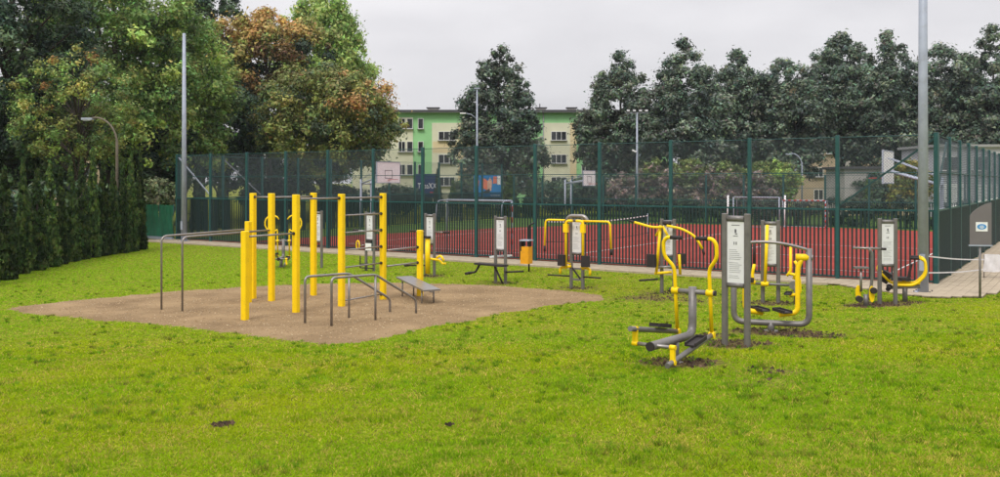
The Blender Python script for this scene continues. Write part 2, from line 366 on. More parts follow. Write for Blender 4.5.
st = (RNG.random(n) < (.06 + .18 * np.clip((n3 - .5) * 2.4, 0, 1) + .25 * np.clip((fnoise(X * 1.1 + 70, Y * 1.1) - .55) * 5, 0, 1))); col[st] = cS * (.7 + .5 * RNG.random((st.sum(), 1)))
far_ = np.clip((Y - 14) / 10, 0, 1)[:, None]; lush = np.array([.24, .47, .01]); lf = far_ * np.clip((-X[:, None] + 2) / 10, 0, .75); col = col * (1 - lf) + lush * lf
col *= (.72 + .56 * RNG.random((n, 1)))
# darker, longer tufts and bare soil crumbs scattered in the mown grass
nt_ = 3000; Yt = np.exp(np.log(4.0) + RNG.random(nt_) * np.log(6.5)); Xt = (RNG.random(nt_) * 2 - 1) * (.66 * Yt + 1); ok_ = ~inpoly(Xt, Yt, SAND) & ((Xt - LC.x) * D2.x + (Yt - LC.y) * D2.y < -PW - .3) & (fnoise(Xt * .6 + 9, Yt * .6) > .42) & ~inpoly(Xt, Yt, PATH)
Xt, Yt = Xt[ok_], Yt[ok_]; nb = 22; rt = (.012 + .05 * RNG.random(len(Xt)) ** 2.5); X2 = np.repeat(Xt, nb) + RNG.normal(size=len(Xt) * nb) * np.repeat(rt, nb); Y2 = np.repeat(Yt, nb) + RNG.normal(size=len(Xt) * nb) * np.repeat(rt, nb)
n = len(X2); l2 = np.clip(Y2 / 7, .8, 2.2); b2_ = np.stack([X2, Y2, gz(X2, Y2) - .014 + (fnoise(X2 * .9, Y2 * .9) - .5) * .05 * (Y2 < 24)], -1); ang = RNG.random(n) * 6.283; la = RNG.random(n) * 6.283
h2 = .03 + .035 * RNG.random(n); sd_ = np.stack([np.cos(ang), np.sin(ang), 0 * ang], -1) * (.004 * l2)[:, None]
V2 = np.stack([b2_ - sd_, b2_ + sd_, b2_ + np.stack([np.cos(la) * h2 * .7, np.sin(la) * h2 * .7, h2], -1)], 1).reshape(-1, 3)
tc_ = np.where(RNG.random(len(Xt))[:, None] < .75, np.array([[.15, .29, .015]]), np.array([[.2, .22, .03]])); c2_ = np.repeat(tc_ * (.7 + .6 * RNG.random((len(Xt), 1))), nb, 0) * (.7 + .6 * RNG.random((n, 1)))
V = np.concatenate([V, V2]); col = np.concatenate([col, c2_])
def crumbs(name, X, Y, zoff, size, base, m_, label):
    n = len(X); s_ = size * (.35 + RNG.random(n) ** 2); c_ = np.stack([X, Y, gz(X, Y) + zoff], -1); T = []
    a0 = RNG.random(n) * 6.283; ring = [c_ + np.stack([np.cos(a0 + k * 2.094) * s_, np.sin(a0 + k * 2.094) * s_, 0 * s_ - .004], -1) for k in range(3)]; top = c_ + np.stack([RNG.normal(size=n) * s_ * .2, RNG.normal(size=n) * s_ * .2, s_ * .75], -1)
    for k in range(3): T.append(np.stack([ring[k], ring[(k + 1) % 3], top], 1))
    cc = np.array(base)[RNG.integers(0, len(base), n)] * (.7 + .6 * RNG.random((n, 1)))
    return place(name, np_mesh(name, np.stack(T, 1).reshape(-1, 3), 3, np.repeat(cc, 3, 0), m_), kind='stuff', label=label)
bx_, by_ = [], []
for p_, r_, s_ in BARE:
    k = int(420 * s_ * r_); a0 = RNG.random(k) * 6.283; q = r_ * RNG.random(k) ** .6 * .85; bx_.append(p_.x + np.cos(a0) * q); by_.append(p_.y + np.sin(a0) * q)
bx_, by_ = np.concatenate(bx_), np.concatenate(by_); kk = bare(bx_, by_) > .3
crumbs('soil_crumbs', bx_[kk], by_[kk], .002, .028, [(.07, .042, .025), (.12, .075, .045), (.05, .032, .02)], 'needle', 'loose dark soil crumbs around the machine footings')
kx = RNG.uniform(sx[0], sx[-1], 16000); ky = RNG.uniform(sy[0], sy[-1], 16000); kk = inpoly(kx, ky, SAND); kx, ky = kx[kk], ky[kk]
crumbs('sand_grit', kx, ky, .024, .017, [(.42, .30, .17), (.33, .23, .13), (.46, .36, .23), (.36, .25, .14)], 'needle', 'coarse grit and small pebbles lying on the sand')
place('lawn_grass', np_mesh('lawn_grass', V, 3, col, 'grassblade'), kind='stuff', label='short mown grass covering the lawn', cat=None)

# ------------------------------------------------------------------ fences
def wire_mesh(wd, ht, step, r):
    mb = MB()
    for sgn in (1, -1):
        for o in np.arange(-ht + step / 2, wd, step):
            x0, x1 = max(o, 0.), min(o + ht, wd)
            if x1 - x0 < .02: continue
            a = Vector((x0, 0, x0 - o)); b = Vector((x1, 0, x1 - o))
            if sgn < 0: a.x, b.x = wd - a.x, wd - b.x; a.y = b.y = .002
            mb.tube([a, b], r, 4, False)
    return mb.mesh('chain_link_wire', 'green_wire')
WM = wire_mesh(SP - .1, 1.93, .08, .003); WMF = wire_mesh(SP - .1, 1.93, .11, .0034)
PM = MB().prism(sq(.055, .012), 0, 4.06, .01).mesh('post', 'green_paint')
RM = MB().box((SP / 2, 0, 0), (SP - .115, .04, .05)).mesh('rail', 'green_paint')
TM = MB().tube([(.05, 0, 0), (SP - .05, 0, 0)], .012, 6).mesh('top_wire', 'green_paint')
BM = MB().box((0, 0, 1.03), (.042, .03, 1.86)).mesh('bar', 'green_dark')
def bars_mesh(ht, n=22):
    mb = MB()
    for k in range(n): mb.box(((k + .5) * SP / n, 0, ht / 2 + .05), (.042, .03, ht - .1))
    return mb.mesh('bar_panel', 'green_dark')
BPM = bars_mesh(1.96)
def fence(name, label, origin, d, npan, single, braces=(), top=4.06, wire=WMF):
    rz = math.atan2(d.y, d.x); e = empty(name, origin, rz, label, 'fence'); s = top / 4.06
    for i in range(npan + 1):
        if i == 0 and not single and name != 'left_court_fence' : pass
        p = place('post', PM, e, (i * SP, 0, 0)); p.scale.z = s
    for i in range(npan):
        x = i * SP
        for z in (.1, 1.98): place('rail', RM, e, (x, 0, z * s))
        place('top_wire', TM, e, (x, 0, 4.0 * s)); place('top_wire', TM, e, (x, 0, 3.0 * s))
        o = place('chain_link', wire, e, (x + .05, .0, 2.04 * s), kind='stuff'); o.scale.z = s
        if single:
            for k in range(22): place('bar', BM, e, (x + (k + .5) * SP / 22, -.034, 0))
        else:
            o = place('bar_panel', BPM, e, (x, -.034, 0), kind='stuff'); o.scale.z = s
    for (x0, z0, x1, z1, m) in braces: MB().bar((x0, .06, z0), (x1, .06, z1), .05, .05).build('brace', m, e)
    return e
fence('court_fence', 'long green court fence with chain link above vertical bars, along the paved path', LC, E1, NP, True,
      [(.06, 3.9, SP - .06, 2.1, 'galv'), (WID - .06, 3.9, WID - SP + .06, 2.1, 'green_paint')], wire=WM)
fence('court_fence', 'green side fence of the court running away past the tall lamp post and sign', COR + D2 * .15 + E1 * .0, D2, 12, False, [(.06, 2.1, SP - .06, 3.9, 'green_paint')])
fence('court_fence', 'green end fence of the court by the green windbreak and trees', LC + D2 * .15, D2, 11, False, [(SP * 1 + .06, 3.9, SP * 2 - .06, 2.1, 'galv')])
fence('court_fence', 'lower green fence on the far side of the court hung with banners', fr(.2, 29), E1, 12, False, (), 3.2)
# windbreak fence beside the left corner
wf = empty('windbreak_fence', LC - E1 * 3.6 + Vector((0, 0, 0)), RZ, 'low fence covered with crumpled green windbreak cloth beside the conifers', 'fence')
for i in range(4): MB().tube([(i * 1.12, 0, 0), (i * 1.12, 0, 1.68)], .025, 6).build('post', 'green_paint', wf)
for i in range(3):
    mb = MB(); nX, nZ = 9, 7
    for a in range(nX + 1):
        for b_ in range(nZ + 1):
            mb.v.append(Vector((i * 1.12 + a * 1.12 / nX, -.03 + .05 * math.sin(a * 1.9 + i * 2 + b_ * .7) * (.4 + .6 * random.random()), .07 + b_ * 1.58 / nZ)))
    for a in range(nX):
        for b_ in range(nZ):
            k = a * (nZ + 1) + b_; mb.f.append((k, k + nZ + 1, k + nZ + 2, k + 1)); mb.sm.append(True)
    mb.build('cloth', 'tarp', wf)
MB().box((1.7, -.12, .06), (3.5, .1, .12)).build('kerb_board', 'galv', wf)

# ------------------------------------------------------------------ lamp posts
def pole_lamp(name, loc, rz, H, r0, r1, label, heads=2, m='galv', group=None):
    e = empty(name, loc, rz, label, 'lamp post', group)
    MB().tube([(0, 0, 0), (0, 0, H)], [r0, r1], 16).build('pole', m, e)
    MB().prism(sq(r0 * 1.75, .03), 0, .03).build('base_plate', m, e)
    for sx_, sy_ in ((1, 1), (1, -1), (-1, 1), (-1, -1)): MB().prism(circ(.018, 6, sx_ * r0 * 1.4, sy_ * r0 * 1.4), .031, .07).build('bolt', 'steel', e)
    MB().box((0, -r0 - .0, .75), (r0 * 1.0, .02, .4)).build('service_door', m, e)
    if heads:
        MB().tube([(-.55, 0, H - .1), (.55, 0, H - .1)], .035, 8).build('cross_arm', m, e)
        for s in (-1, 1):
            h = MB().box((s * .45, .12, H + .06), (.34, .12, .26), Matrix.Rotation(math.radians(-25), 3, 'X')).build('floodlight', 'galv', e)
            MB().box((s * .45, .185, H + .03), (.28, .015, .2), Matrix.Rotation(math.radians(-25), 3, 'X')).build('lens', 'lamp_glass', h)
    return e
pole_lamp('lamp_post', G(923, 293), RZ, 10.2, .125, .085, 'tall galvanised lamp post on the paved corner, pale tapes tied to it')
pole_lamp('lamp_post', fr(-.1 + 1.4, -.55), RZ, 9.6, .135, .07, 'tall grey lamp post by the far end of the long fence', heads=0)
def curve_lamp(loc, H, out, ang, label, r=.07, m='galv'):
    e = empty('street_lamp', loc, ang, label, 'street lamp')
    pts = [(0, 0, 0), (0, 0, H * .8)] + [(out * (1 - math.cos(t)) * .9, 0, H * .8 + H * .2 * math.sin(t)) for t in [i * math.pi / 16 for i in range(1, 9)]] + [(out, 0, H * .995)]
    MB().tube(pts, [r] * 2 + [r * .7] * (len(pts) - 2), 8).build('pole', m, e)
    hd = MB().box((out + .2, 0, H * .995 - .02), (.46, .16, .09)).build('lamp_head', 'galv', e)
    MB().box((out + .22, 0, H * .995 - .08), (.3, .12, .03)).build('lens', 'lamp_glass', hd)
p = P(802, 210, 75); curve_lamp((p.x, p.y, 0), 5.2, 1.0, math.pi, 'curved street lamp before the beige building beyond the court')
p = P(117, 200, 35); curve_lamp((p.x, p.y, 0), 5.35, 1.05, math.pi * .97, 'brownish curved street lamp rising behind the conifer hedge', .055, 'bark_pale')
p = P(477, 210, 74); e = empty('street_lamp', (p.x, p.y, 0), 0, 'slender straight lamp pole before the conical tree with a short side arm', 'street lamp')
MB().tube([(0, 0, 0), (0, 0, 10.7)], [.11, .06], 8).build('pole', 'galv', e); MB().tube([(0, 0, 8.1), (-.5, 0, 8.5), (-1.0, 0, 8.6)], .035, 6).build('arm', 'galv', e)
MB().box((-1.2, 0, 8.6), (.5, .18, .1)).build('lamp_head', 'white', e); MB().box((0, 0, 10.72), (.5, .2, .1)).build('top_head', 'galv', e)
p = P(637, 215, 66); e = empty('floodlight_mast', (p.x, p.y, 0), 0, 'pale floodlight mast with four lamps on a crossbar beyond the court', 'floodlight mast')
MB().tube([(0, 0, 0), (0, 0, 8.0)], [.1, .06], 8).build('pole', 'galv', e); MB().box((0, 0, 8.0), (1.7, .07, .07)).build('crossbar', 'galv', e)
for k in range(4): f = MB().box((-.69 + k * .46, -.1, 8.16), (.3, .16, .22)).build('floodlight', 'black', e); MB().box((-.69 + k * .46, -.19, 8.16), (.22, .014, .14)).build('lens', 'lamp_glass', f)
MB().box((-.22, -.1, 5.1), (.36, .12, .12), Matrix.Rotation(.4, 3, 'Y')).build('camera_housing', 'white', e)

# ------------------------------------------------------------------ court furniture
def hoop(loc, rz, label, bw=1.8, bh=1.05, zc=3.2):
    e = empty('basketball_hoop', loc, rz, label, 'basketball hoop')
    for s in (-1, 1):
        MB().tube([(0, s * .4, 0), (0, s * .4, 2.85)], .055, 8).build('post', 'galv', e)
        MB().tube([(0, s * .4, 2.6), (1.55, s * .35, zc - .12)], .04, 8).build('arm', 'galv', e)
        MB().tube([(0, s * .4, 2.85), (1.55, s * .35, zc + .3)], .02, 6).build('stay', 'galv', e)
    MB().tube([(0, -.4, 2.6), (0, .4, 2.6)], .04, 8).build('crossbar', 'galv', e)
    b = MB().box((1.6, 0, zc), (.04, bw, bh)).build('backboard', 'white', e)
    mb = MB(); t = .03; x = 1.624
    for (y0, y1, z0, z1) in ((-.3, .3, zc - .32, zc - .32 + t), (-.3, .3, zc + .1, zc + .1 + t), (-.3, -.3 + t, zc - .32 + t, zc + .1), (.3 - t, .3, zc - .32 + t, zc + .1)): mb.box((x, (y0 + y1) / 2, (z0 + z1) / 2), (.006, y1 - y0, z1 - z0))
    mb.build('target_square', 'print', b)
    mb = MB(); h, q = bw / 2, bh / 2
    mb.box((1.6, 0, zc + q + .02), (.06, bw + .08, .04)).box((1.6, 0, zc - q - .02), (.06, bw + .08, .04)).box((1.6, h + .02, zc), (.06, .04, bh)).box((1.6, -h - .02, zc), (.06, .04, bh)); mb.build('board_frame', 'galv', b)
    rg = [(1.62 + .36 + .225 * math.cos(a), .225 * math.sin(a), zc - .37) for a in [i * math.pi / 8 for i in range(17)]]
    r = MB().tube(rg, .012, 6, False).build('ring', 'red', e); MB().bar((1.62, 0, zc - .39), (1.78, 0, zc - .38), .1, .03).build('bracket', 'red', r)
def P0(x, Y): return Vector(((x - CX) / F * Y, Y, .05))
hoop(P0(366, 47), RZ, 'basketball hoop with white board at the far end of the long fence')
hoop(P0(568, 58.5), RZ, 'basketball hoop with white board before the yellow and green flats', 1.6, .95, 2.95)
hoop(P0(888, 29.4) + E1 * 1.6, RZ + math.pi, 'basketball hoop seen from behind beside the corner lamp post')
def stripe_tube(e, a, b, r, name, striped, base='galv'):
    a, b = Vector(a), Vector(b); o = MB().tube([a, b], r, 8).build(name, base, e)
    if striped:
        n = max(3, int((b - a).length / .2)); mb = MB()
        for k in range(0, n, 2): mb.tube([a.lerp(b, k / n), a.lerp(b, (k + 1) / n)], r + .004, 8, True)
        mb.build('red_bands', 'red', o)
def net_mesh(e, quads, step, r, name='net', m='sill'):
    mb = MB()
    for a, b, c, d in quads:
        a, b, c, d = map(Vector, (a, b, c, d)); nu = int((b - a).length / step); nv = int((d - a).length / step)
        for i in range(nu + 1): mb.tube([a.lerp(b, i / nu), d.lerp(c, i / nu)], r, 3, False)
        for j in range(nv + 1): mb.tube([a.lerp(d, j / nv), b.lerp(c, j / nv)], r, 3, False)
    return mb.build(name, m, e, kind='stuff')
def goal(loc, label, W=3., H=2., dep=-.85, red=(0, 1, 0), s=1.):
    e = empty('football_goal', loc, RZ, label, 'goal'); e.scale = (s, s, s)
    stripe_tube(e, (-W, 0, 0), (-W, 0, H), .04, 'goal_post', red[0]); stripe_tube(e, (0, 0, 0), (0, 0, H), .04, 'goal_post', red[1]); stripe_tube(e, (-W, 0, H + .0), (0, 0, H + .0), .04, 'crossbar', red[2])
    for x in (-W, 0):
        MB().tube(fillet([(x, 0, H), (x, dep * .75, H), (x, dep, .03)], .25) if dep < 0 else fillet([(x, 0, H), (x, dep * .75, H), (x, dep, .03)], .25), .018, 6).build('net_support', 'galv', e)
    MB().tube([(-W, dep, .03), (0, dep, .03)], .018, 6).build('ground_bar', 'galv', e)
    net_mesh(e, [((-W, dep * .75, H), (0, dep * .75, H), (0, dep, .05), (-W, dep, .05)), ((-W, 0, H), (0, 0, H), (0, dep * .75, H), (-W, dep * .75, H))],   .12, .0025)
goal(fr(18.2, 1.25) + Vector((0, 0, .05)), 'netted goal with one red and white striped post just inside the long fence', red=(0, 1, 0))
goal(fr(21.1, 25) + Vector((0, 0, .05)), 'white goal with a plain white crossbar on the far side of the court', dep=.85, red=(0, 0, 0), s=.9)
goal(fr(23.2, 27.0) + Vector((0, 0, .05)), 'goal with red and white striped crossbar and posts on the far side of the court', W=3.1, dep=.85, red=(0, 1, 1), s=.8)
for px_, lb in ((728, 'plain white post left of the white far goal crossbar'), (785, 'plain white post between the two far goals')):
    q = P0(px_, 52); e = empty('net_post', q, 0, lb, 'post'); MB().tube([(0, 0, 0), (0, 0, 1.9)], .055, 8).build('tube', 'white', e); MB().prism(circ(.09, 10), 0, .05).build('foot', 'galv', e)
# slack net across the court
a = P(545, 226, 34); b = P(648, 219, 40); e = empty('volleyball_net', (a.x, a.y, .05), 0, 'slack net with white top band strung across the red court', 'net')
a0 = Vector((0, 0, .05)); d = b - a
def sag(t, z0, z1): return Vector((d.x * t, d.y * t, z0 * (1 - t) + z1 * t - .12 * math.sin(math.pi * t)))
for pp in (0, 1): q = sag(pp, 0, 0); MB().tube([(q.x, q.y, 0), (q.x, q.y, 1.25)], .03, 8).build('net_post', 'galv', e)
mb = MB(); [mb.bar(sag(i / 10, 1.15, 1.15), sag((i + 1) / 10, 1.15, 1.15), .012, .05) for i in range(10)]; mb.build('top_band', 'tape', e)
mb = MB(); [mb.tube([sag(i / 10, .35, .35), sag((i + 1) / 10, .35, .35)], .012, 5) for i in range(10)]; mb.build('bottom_cord', 'cord', e)
mb = MB(); [mb.tube([sag(i / 50, .35, .35), sag(i / 50, 1.13, 1.13)], .0025, 3, False) for i in range(51)]; mb.build('mesh_strings', 'cord', e, kind='stuff')
# banners on the far fence
def fp(px, b=28.85):                                     # point on the far fence at a photo column
    k = (px - CX) / F; a = (k * (LC.y + D2.y * b) - LC.x - D2.x * b) / (E1.x - k * E1.y); return fr(a, b)
q0, q1 = fp(415), fp(438.5); wd = (q1 - q0).length; sc = q0.y / F
e = empty('banner', (q0 + q1) / 2, RZ, 'dark navy advertising banner with white lettering on the far fence', 'banner')
zt, zb = CZ - (174 - HY) * sc, CZ - (197 - HY) * sc; zm = (zt + zb) / 2
MB().box((0, 0, zm), (wd, .03, zt - zb)).build('sheet', 'navy', e)
o = place('lettering', text_mesh('TubaXX', .62, 'white'), e, (.02 * wd, -.025, zm - .05)); o.rotation_euler = (math.pi / 2, 0, 0)
o.scale.x = wd * .8 / max(.1, o.dimensions.x)
MB().box((wd * .27, -.022, zm - .55), (wd * .25, .01, .09)).build('red_line', 'red', e)
for s in (-1, 1): MB().bar((s * wd * .46, .05, zt - .1), (s * wd * .46, .05, 0), .04, .04).build('batten', 'green_dark', e)
q0, q1 = fp(474), fp(501.5); wd = (q1 - q0).length; sc = (q0.y + q1.y) / 2 / F; zt, zb = CZ - (175 - HY) * sc, CZ - (197 - HY) * sc; zm = (zt + zb) / 2; hh = zt - zb
e = empty('banner', (q0 + q1) / 2, RZ, 'bright blue banner with an orange and pink picture on the far fence', 'banner')
MB().box((0, 0, zm), (wd, .03, hh)).build('sheet', 'blue', e)
def shape(name, m, pts, y): MB().slab([(x * wd, zm + z * hh) for x, z in pts], y, y + .004).build(name, m, e)
shape('picture_shape', 'coral', [(-.47, -.15), (-.33, -.1), (-.3, .25), (-.42, .3), (-.46, .1)], -.024)
shape('picture_shape', 'coral', [(-.18, -.1), (0, -.2), (.05, .2), (-.1, .34), (-.22, .3)], -.025)
shape('picture_shape', 'skin', [(.0, -.2), (.14, -.22), (.17, .2), (.1, .4), (0, .2)], -.026)
shape('picture_shape', 'rubber', [(-.2, -.28), (-.02, -.34), (.1, -.26), (.08, -.12), (-.05, -.2)], -.028)
shape('picture_shape', 'coral', [(.2, .1), (.34, .12), (.34, .42), (.22, .44)], -.0245)
shape('white_block', 'white', [(.36, .06), (.47, .06), (.47, .46), (.36, .46)], -.027)
shape('white_line', 'white', [(.1, -.44), (.46, -.44), (.46, -.41), (.1, -.41)], -.026)
for s in (-1, 1): MB().bar((s * wd * .46, .05, zt - .1), (s * wd * .46, .05, 0), .04, .04).build('batten', 'green_dark', e)

# ------------------------------------------------------------------ exercise pylons and machines
def panel_parts(e, H=1.82, half=.165, r=.045, detail=False, lower=.86):
    for s in (-1, 1): MB().prism(circ(r, 14, s * half), -.02, H, .006).build('post', 'grey', e)
    MB().tube([(-half + .04, 0, H - .07), (half - .04, 0, H - .07)], .042, 12).build('top_tube', 'grey', e)
    MB().tube([(-half + .04, 0, lower - .03), (half - .04, 0, lower - .03)], .036, 12).build('bottom_tube', 'grey', e)
    b = MB().box((0, 0, (H - .11 + lower) / 2), (2 * half - .08, .03, H - .11 - lower)).build('info_board', 'board', e)
    for s in (-1, 1):                                   # printed on both faces
        y = -.0165 * s; top = H - .11
        mb = MB()
        for (x, z, wd, ht) in ((0, .13, .025, .05), (.01, .17, .035, .012), (0, .2, .07, .008), (-.02, .3, .012, .04), (.012, .3, .014, .04), (0, .05, .12, .008)): mb.box((x * s, y, top - z), (wd, .002, ht))
        mb.build('pictogram', 'print', b)
        mb = MB(); z = .39; i = 0
        while z < top - lower - .06:
            wd = random.uniform(.1, .19); mb.box(((wd / 2 - .095) * s, y, top - z), (wd, .002, .006)); z += .026 if i % 6 != 5 else .05; i += 1
        mb.build('text_lines', 'print_grey', b)
def pylon(px, py, rz, label, H=1.82):
    e = empty('info_pylon', G(px, py), rz, label, 'pylon'); panel_parts(e, H); return e
pylon(736, 345, math.radians(-40), 'grey twin-post instruction pylon between the step trainer and the air walker, in bare soil')
pylon(887.5, 304, math.radians(-3), 'grey twin-post instruction pylon by the corner lamp post, waist twister and rower at its sides', 1.83)
pylon(318, 267, RZ, 'grey instruction pylon half hidden behind a yellow post of the climbing frame')
def grip(e, a, b, r=.02): MB().tube([a, b], r, 8).build('grip', 'rubber', e)
def pedal(e, c, l=.34, wd=.13, tilt=0., rz=0.):
    M = Matrix.Rotation(rz, 3, 'Z') @ Matrix.Rotation(tilt, 3, 'X'); c = Vector(c)
    b = MB().box(c, (wd, l, .02), M).build('pedal', 'rubber', e)
    mb = MB()
    for s in (-1, 1): mb.box(c + M @ Vector((s * (wd / 2 - .008), 0, .022)), (.016, l, .028), M)
    mb.box(c + M @ Vector((0, l / 2 - .01, .024)), (wd, .016, .032), M); mb.build('pedal_rim', 'rubber', b)
# --- step trainer (elliptical): used for the near one and the one behind the frame
def elliptical(loc, rz, label, phase=1, loop=False):
    e = empty('elliptical_trainer', loc, rz, label, 'trainer')
    MB().tube([(0, -.18, -.03), (0, -.18, .25)], .05, 14).build('foot_post', 'grey', e)
    MB().prism(circ(.1, 14, 0, -.18), -.02, .012).build('base_flange', 'grey', e)
    MB().tube(fillet([(0, .36, .86), (0, .36, .26), (0, -.86, .30)], .16), .052, 16).build('main_tube', 'grey', e)
    MB().tube([(0, -.862, .30), (0, -.885, .30)], .054, 16).build('end_cap', 'rubber', e)
    MB().tube([(-.29, .36, .80), (.29, .36, .80)], .032, 12).build('axle', 'grey', e)
    for s in (-1, 1): MB().tube([(s * .29, .36, .80), (s * .305, .36, .80)], .034, 12).build('axle_cap', 'rubber', e)
    MB().tube([(-.25, -.78, .30), (.25, -.78, .30)], .022, 10).build('crank_axle', 'steel', e)
    for s in (-1, 1):
        up = .17 * phase * (-s); x = s * .23
        if loop:
            x = s * .19; a = MB().tube([(x, .42, .27), (x, .36, .80), (x, .34, 1.12)] + [(x + s * .16 - s * .0 + .27 * math.cos(q) * -s * .9, .33, 1.38 - .27 * math.sin(q)) for q in [math.pi * (.28 + i * .13) for i in range(13)]], .024, 10).build('swing_arm', 'yellow', e)
        else: a = MB().tube(fillet([(x, .42, .27), (x, .36, .80), (x, .33, 1.1), (s * .35, .28, 1.24), (s * .35, .26, 1.42), (s * .30, .25, 1.48), (s * .235, .25, 1.48)], .07), .024, 12).build('swing_arm', 'yellow', e)
        MB().tube([(x - .045, .36, .80), (x + .045, .36, .80)], .043, 12).build('hub', 'yellow', a)
        MB().tube([(x - .035, .42, .27), (x + .035, .42, .27)], .04, 12).build('joint', 'yellow', a)
        if not loop: grip(a, (s * .25, .25, 1.48), (s * .09, .25, 1.48), .026)
        y0 = (x, .42, .27); y1 = (x, -.80, .30 + up)
        f = MB().tube([y0, y1, Vector(y1) + (Vector(y1) - Vector(y0)).normalized() * .12], .032, 12).build('foot_beam', 'grey', e)
        tl = math.atan2(y1[2] - y0[2], y1[1] - y0[1]); mid = Vector(y0).lerp(Vector(y1), .42) + Vector((s * .0, 0, .05))
        pedal(f, mid, .36, .14, math.atan2(y0[2] - y1[2], y0[1] - y1[1]))
        c = MB().bar((s * .235, -.78, .30), (s * .235, -.78, .30 + up), .04, .055).build('crank', 'yellow', e)
        for z in (.30, .30 + up): MB().tube([(s * .2, -.78, z), (s * .27, -.78, z)], .03, 10).build('crank_boss', 'yellow', c)
    return e
elliptical(G(681, 360), math.radians(-35), 'yellow and grey step trainer with curved handles, standing alone in bare soil')
elliptical(G(282, 266), .12, 'small yellow trainer with looped handles seen between posts of the climbing frame', loop=True)
# --- air walker
e = empty('air_walker', G(771, 331), math.radians(-18), 'grey U-frame air walker with yellow swing legs and black footplates', 'trainer')
MB().tube([(0, 0, -.03), (0, 0, .15)], .052, 14).build('foot_post', 'grey', e); MB().prism(circ(.11, 14), -.02, .014).build('base_flange', 'grey', e)
MB().tube(fillet([(-.57, 0, 1.36), (-.57, 0, .13), (.57, 0, .13), (.57, 0, 1.32)], .16, 7), .048, 14).build('frame', 'grey', e)
arc = [(-.57 + 1.18 * t, -.06 * math.sin(math.pi * t), 1.36 - .08 * t * t + .07 * math.sin(math.pi * t)) for t in [i / 10 for i in range(11)]]
MB().tube(arc, .024, 10).build('handlebar', 'steel', e)
for s, sw in ((1, -.02), (-1, .05)):
    a = MB().tube(fillet([(s * .47, .0, 1.18), (s * .40, .0, 1.02), (s * .40, sw, .31), (s * .12, sw * 1.5, .27)], .1, 6), .04, 12).build('swing_leg', 'yellow', e)
    MB().tube([(s * .565, 0, 1.18), (s * .37, 0, 1.18)], .055, 14).build('hub', 'yellow', a)
    MB().tube([(s * .6, 0, 1.18), (s * .625, 0, 1.18)], .045, 12).build('bearing_cap', 'steel', a)
    pedal(a, (s * .17, sw * 1.5, .325), .36, .15, 0, math.radians(30))
# --- station with leg swing bars and T-handle stepper (behind the air walker)
e = empty('exercise_station', G(770.5, 302.5), math.radians(-25), 'instruction pylon with a tall yellow lever and T-handle stepper, behind the air walker', 'trainer'); panel_parts(e)
MB().tube([(-.42, -.12, .42), (.52, -.12, .42)], .03, 10).build('cross_tube', 'grey', e)
MB().tube([(-.10, -.13, .40), (-.05, -.13, 1.72)], .035, 10).build('lever', 'yellow', e); MB().tube([(-.18, -.13, .42), (-.02, -.13, .42)], .05, 10).build('lever_hub', 'yellow', e)
l = MB().tube(fillet([(-.34, -.12, .42), (-.38, -.1, .6), (-.33, -.1, .85)], .1), .035, 10).build('swing_lever', 'yellow', e); MB().tube([(-.335, -.1, .84), (-.33, -.1, 1.38)], .032, 10).build('grip', 'rubber', l)
MB().tube([(-.45, -.12, .44), (-.3, -.12, .44)], .045, 10).build('lever_hub', 'yellow', e); MB().box((-.39, -.2, .5), (.12, .1, .1)).build('foot_roll', 'rubber', e)
MB().tube([(.56, -.12, -.03), (.56, -.12, .45)], .06, 12).build('side_post', 'grey', e)
a = MB().tube(fillet([(.36, -.13, .62), (.44, -.13, .72), (.44, -.13, 1.27)], .08), .03, 10).build('t_handle', 'yellow', e); MB().tube([(.30, -.13, 1.27), (.70, -.13, 1.27)], .022, 10).build('handlebar', 'rubber', a)
MB().tube(fillet([(.40, -.13, .68), (.62, -.13, .62), (.64, -.13, .25), (.42, -.2, .2)], .09), .032, 10).build('foot_arm', 'yellow', e); pedal(e, (.4, -.22, .24), .32, .14)
MB().tube(fillet([(.52, -.1, .95), (.6, -.1, .8), (.5, -.1, .55)], .09), .032, 10).build('foot_arm', 'yellow', e)
MB().tube([(.5, -.16, .42), (.5, -.03, .42)], .09, 14).build('drive_hub', 'steel', e)
# --- chest/lat stations
def seat_unit(e, s, yoff, z=.68, hang=True):
    b = MB().box((s * .32, yoff, z), (.05, .34, .36), Matrix.Rotation(s * .12, 3, 'Y')).build('seat_pad', 'rubber', e)
    MB().tube([(s * .29, yoff, z), (s * .16, yoff * .6, z - .02)], .028, 8).build('pad_bracket', 'yellow', e)
def seat(e, x, y, z, rz=0., arm=None):
    M = Matrix.Rotation(rz, 3, 'Z')
    s = MB().box((x, y, z), (.34, .32, .05), M).build('seat', 'rubber', e)
    MB().box(Vector((x, y, z + .27)) + M @ Vector((0, .19, 0)), (.33, .05, .36), M @ Matrix.Rotation(-.15, 3, 'X')).build('backrest', 'rubber', e)
    return s
e = empty('lat_pull_station', G(577, 288), math.radians(-30), 'twin lat pull station with two yellow drop-arm frames and black seats, opposite the court', 'trainer'); panel_parts(e, lower=.92)
MB().tube(fillet([(-.32, 0, 1.70), (-.22, 0, 1.86), (.22, 0, 1.86), (.32, 0, 1.70)], .12), .05, 12).build('top_bracket', 'steel', e)
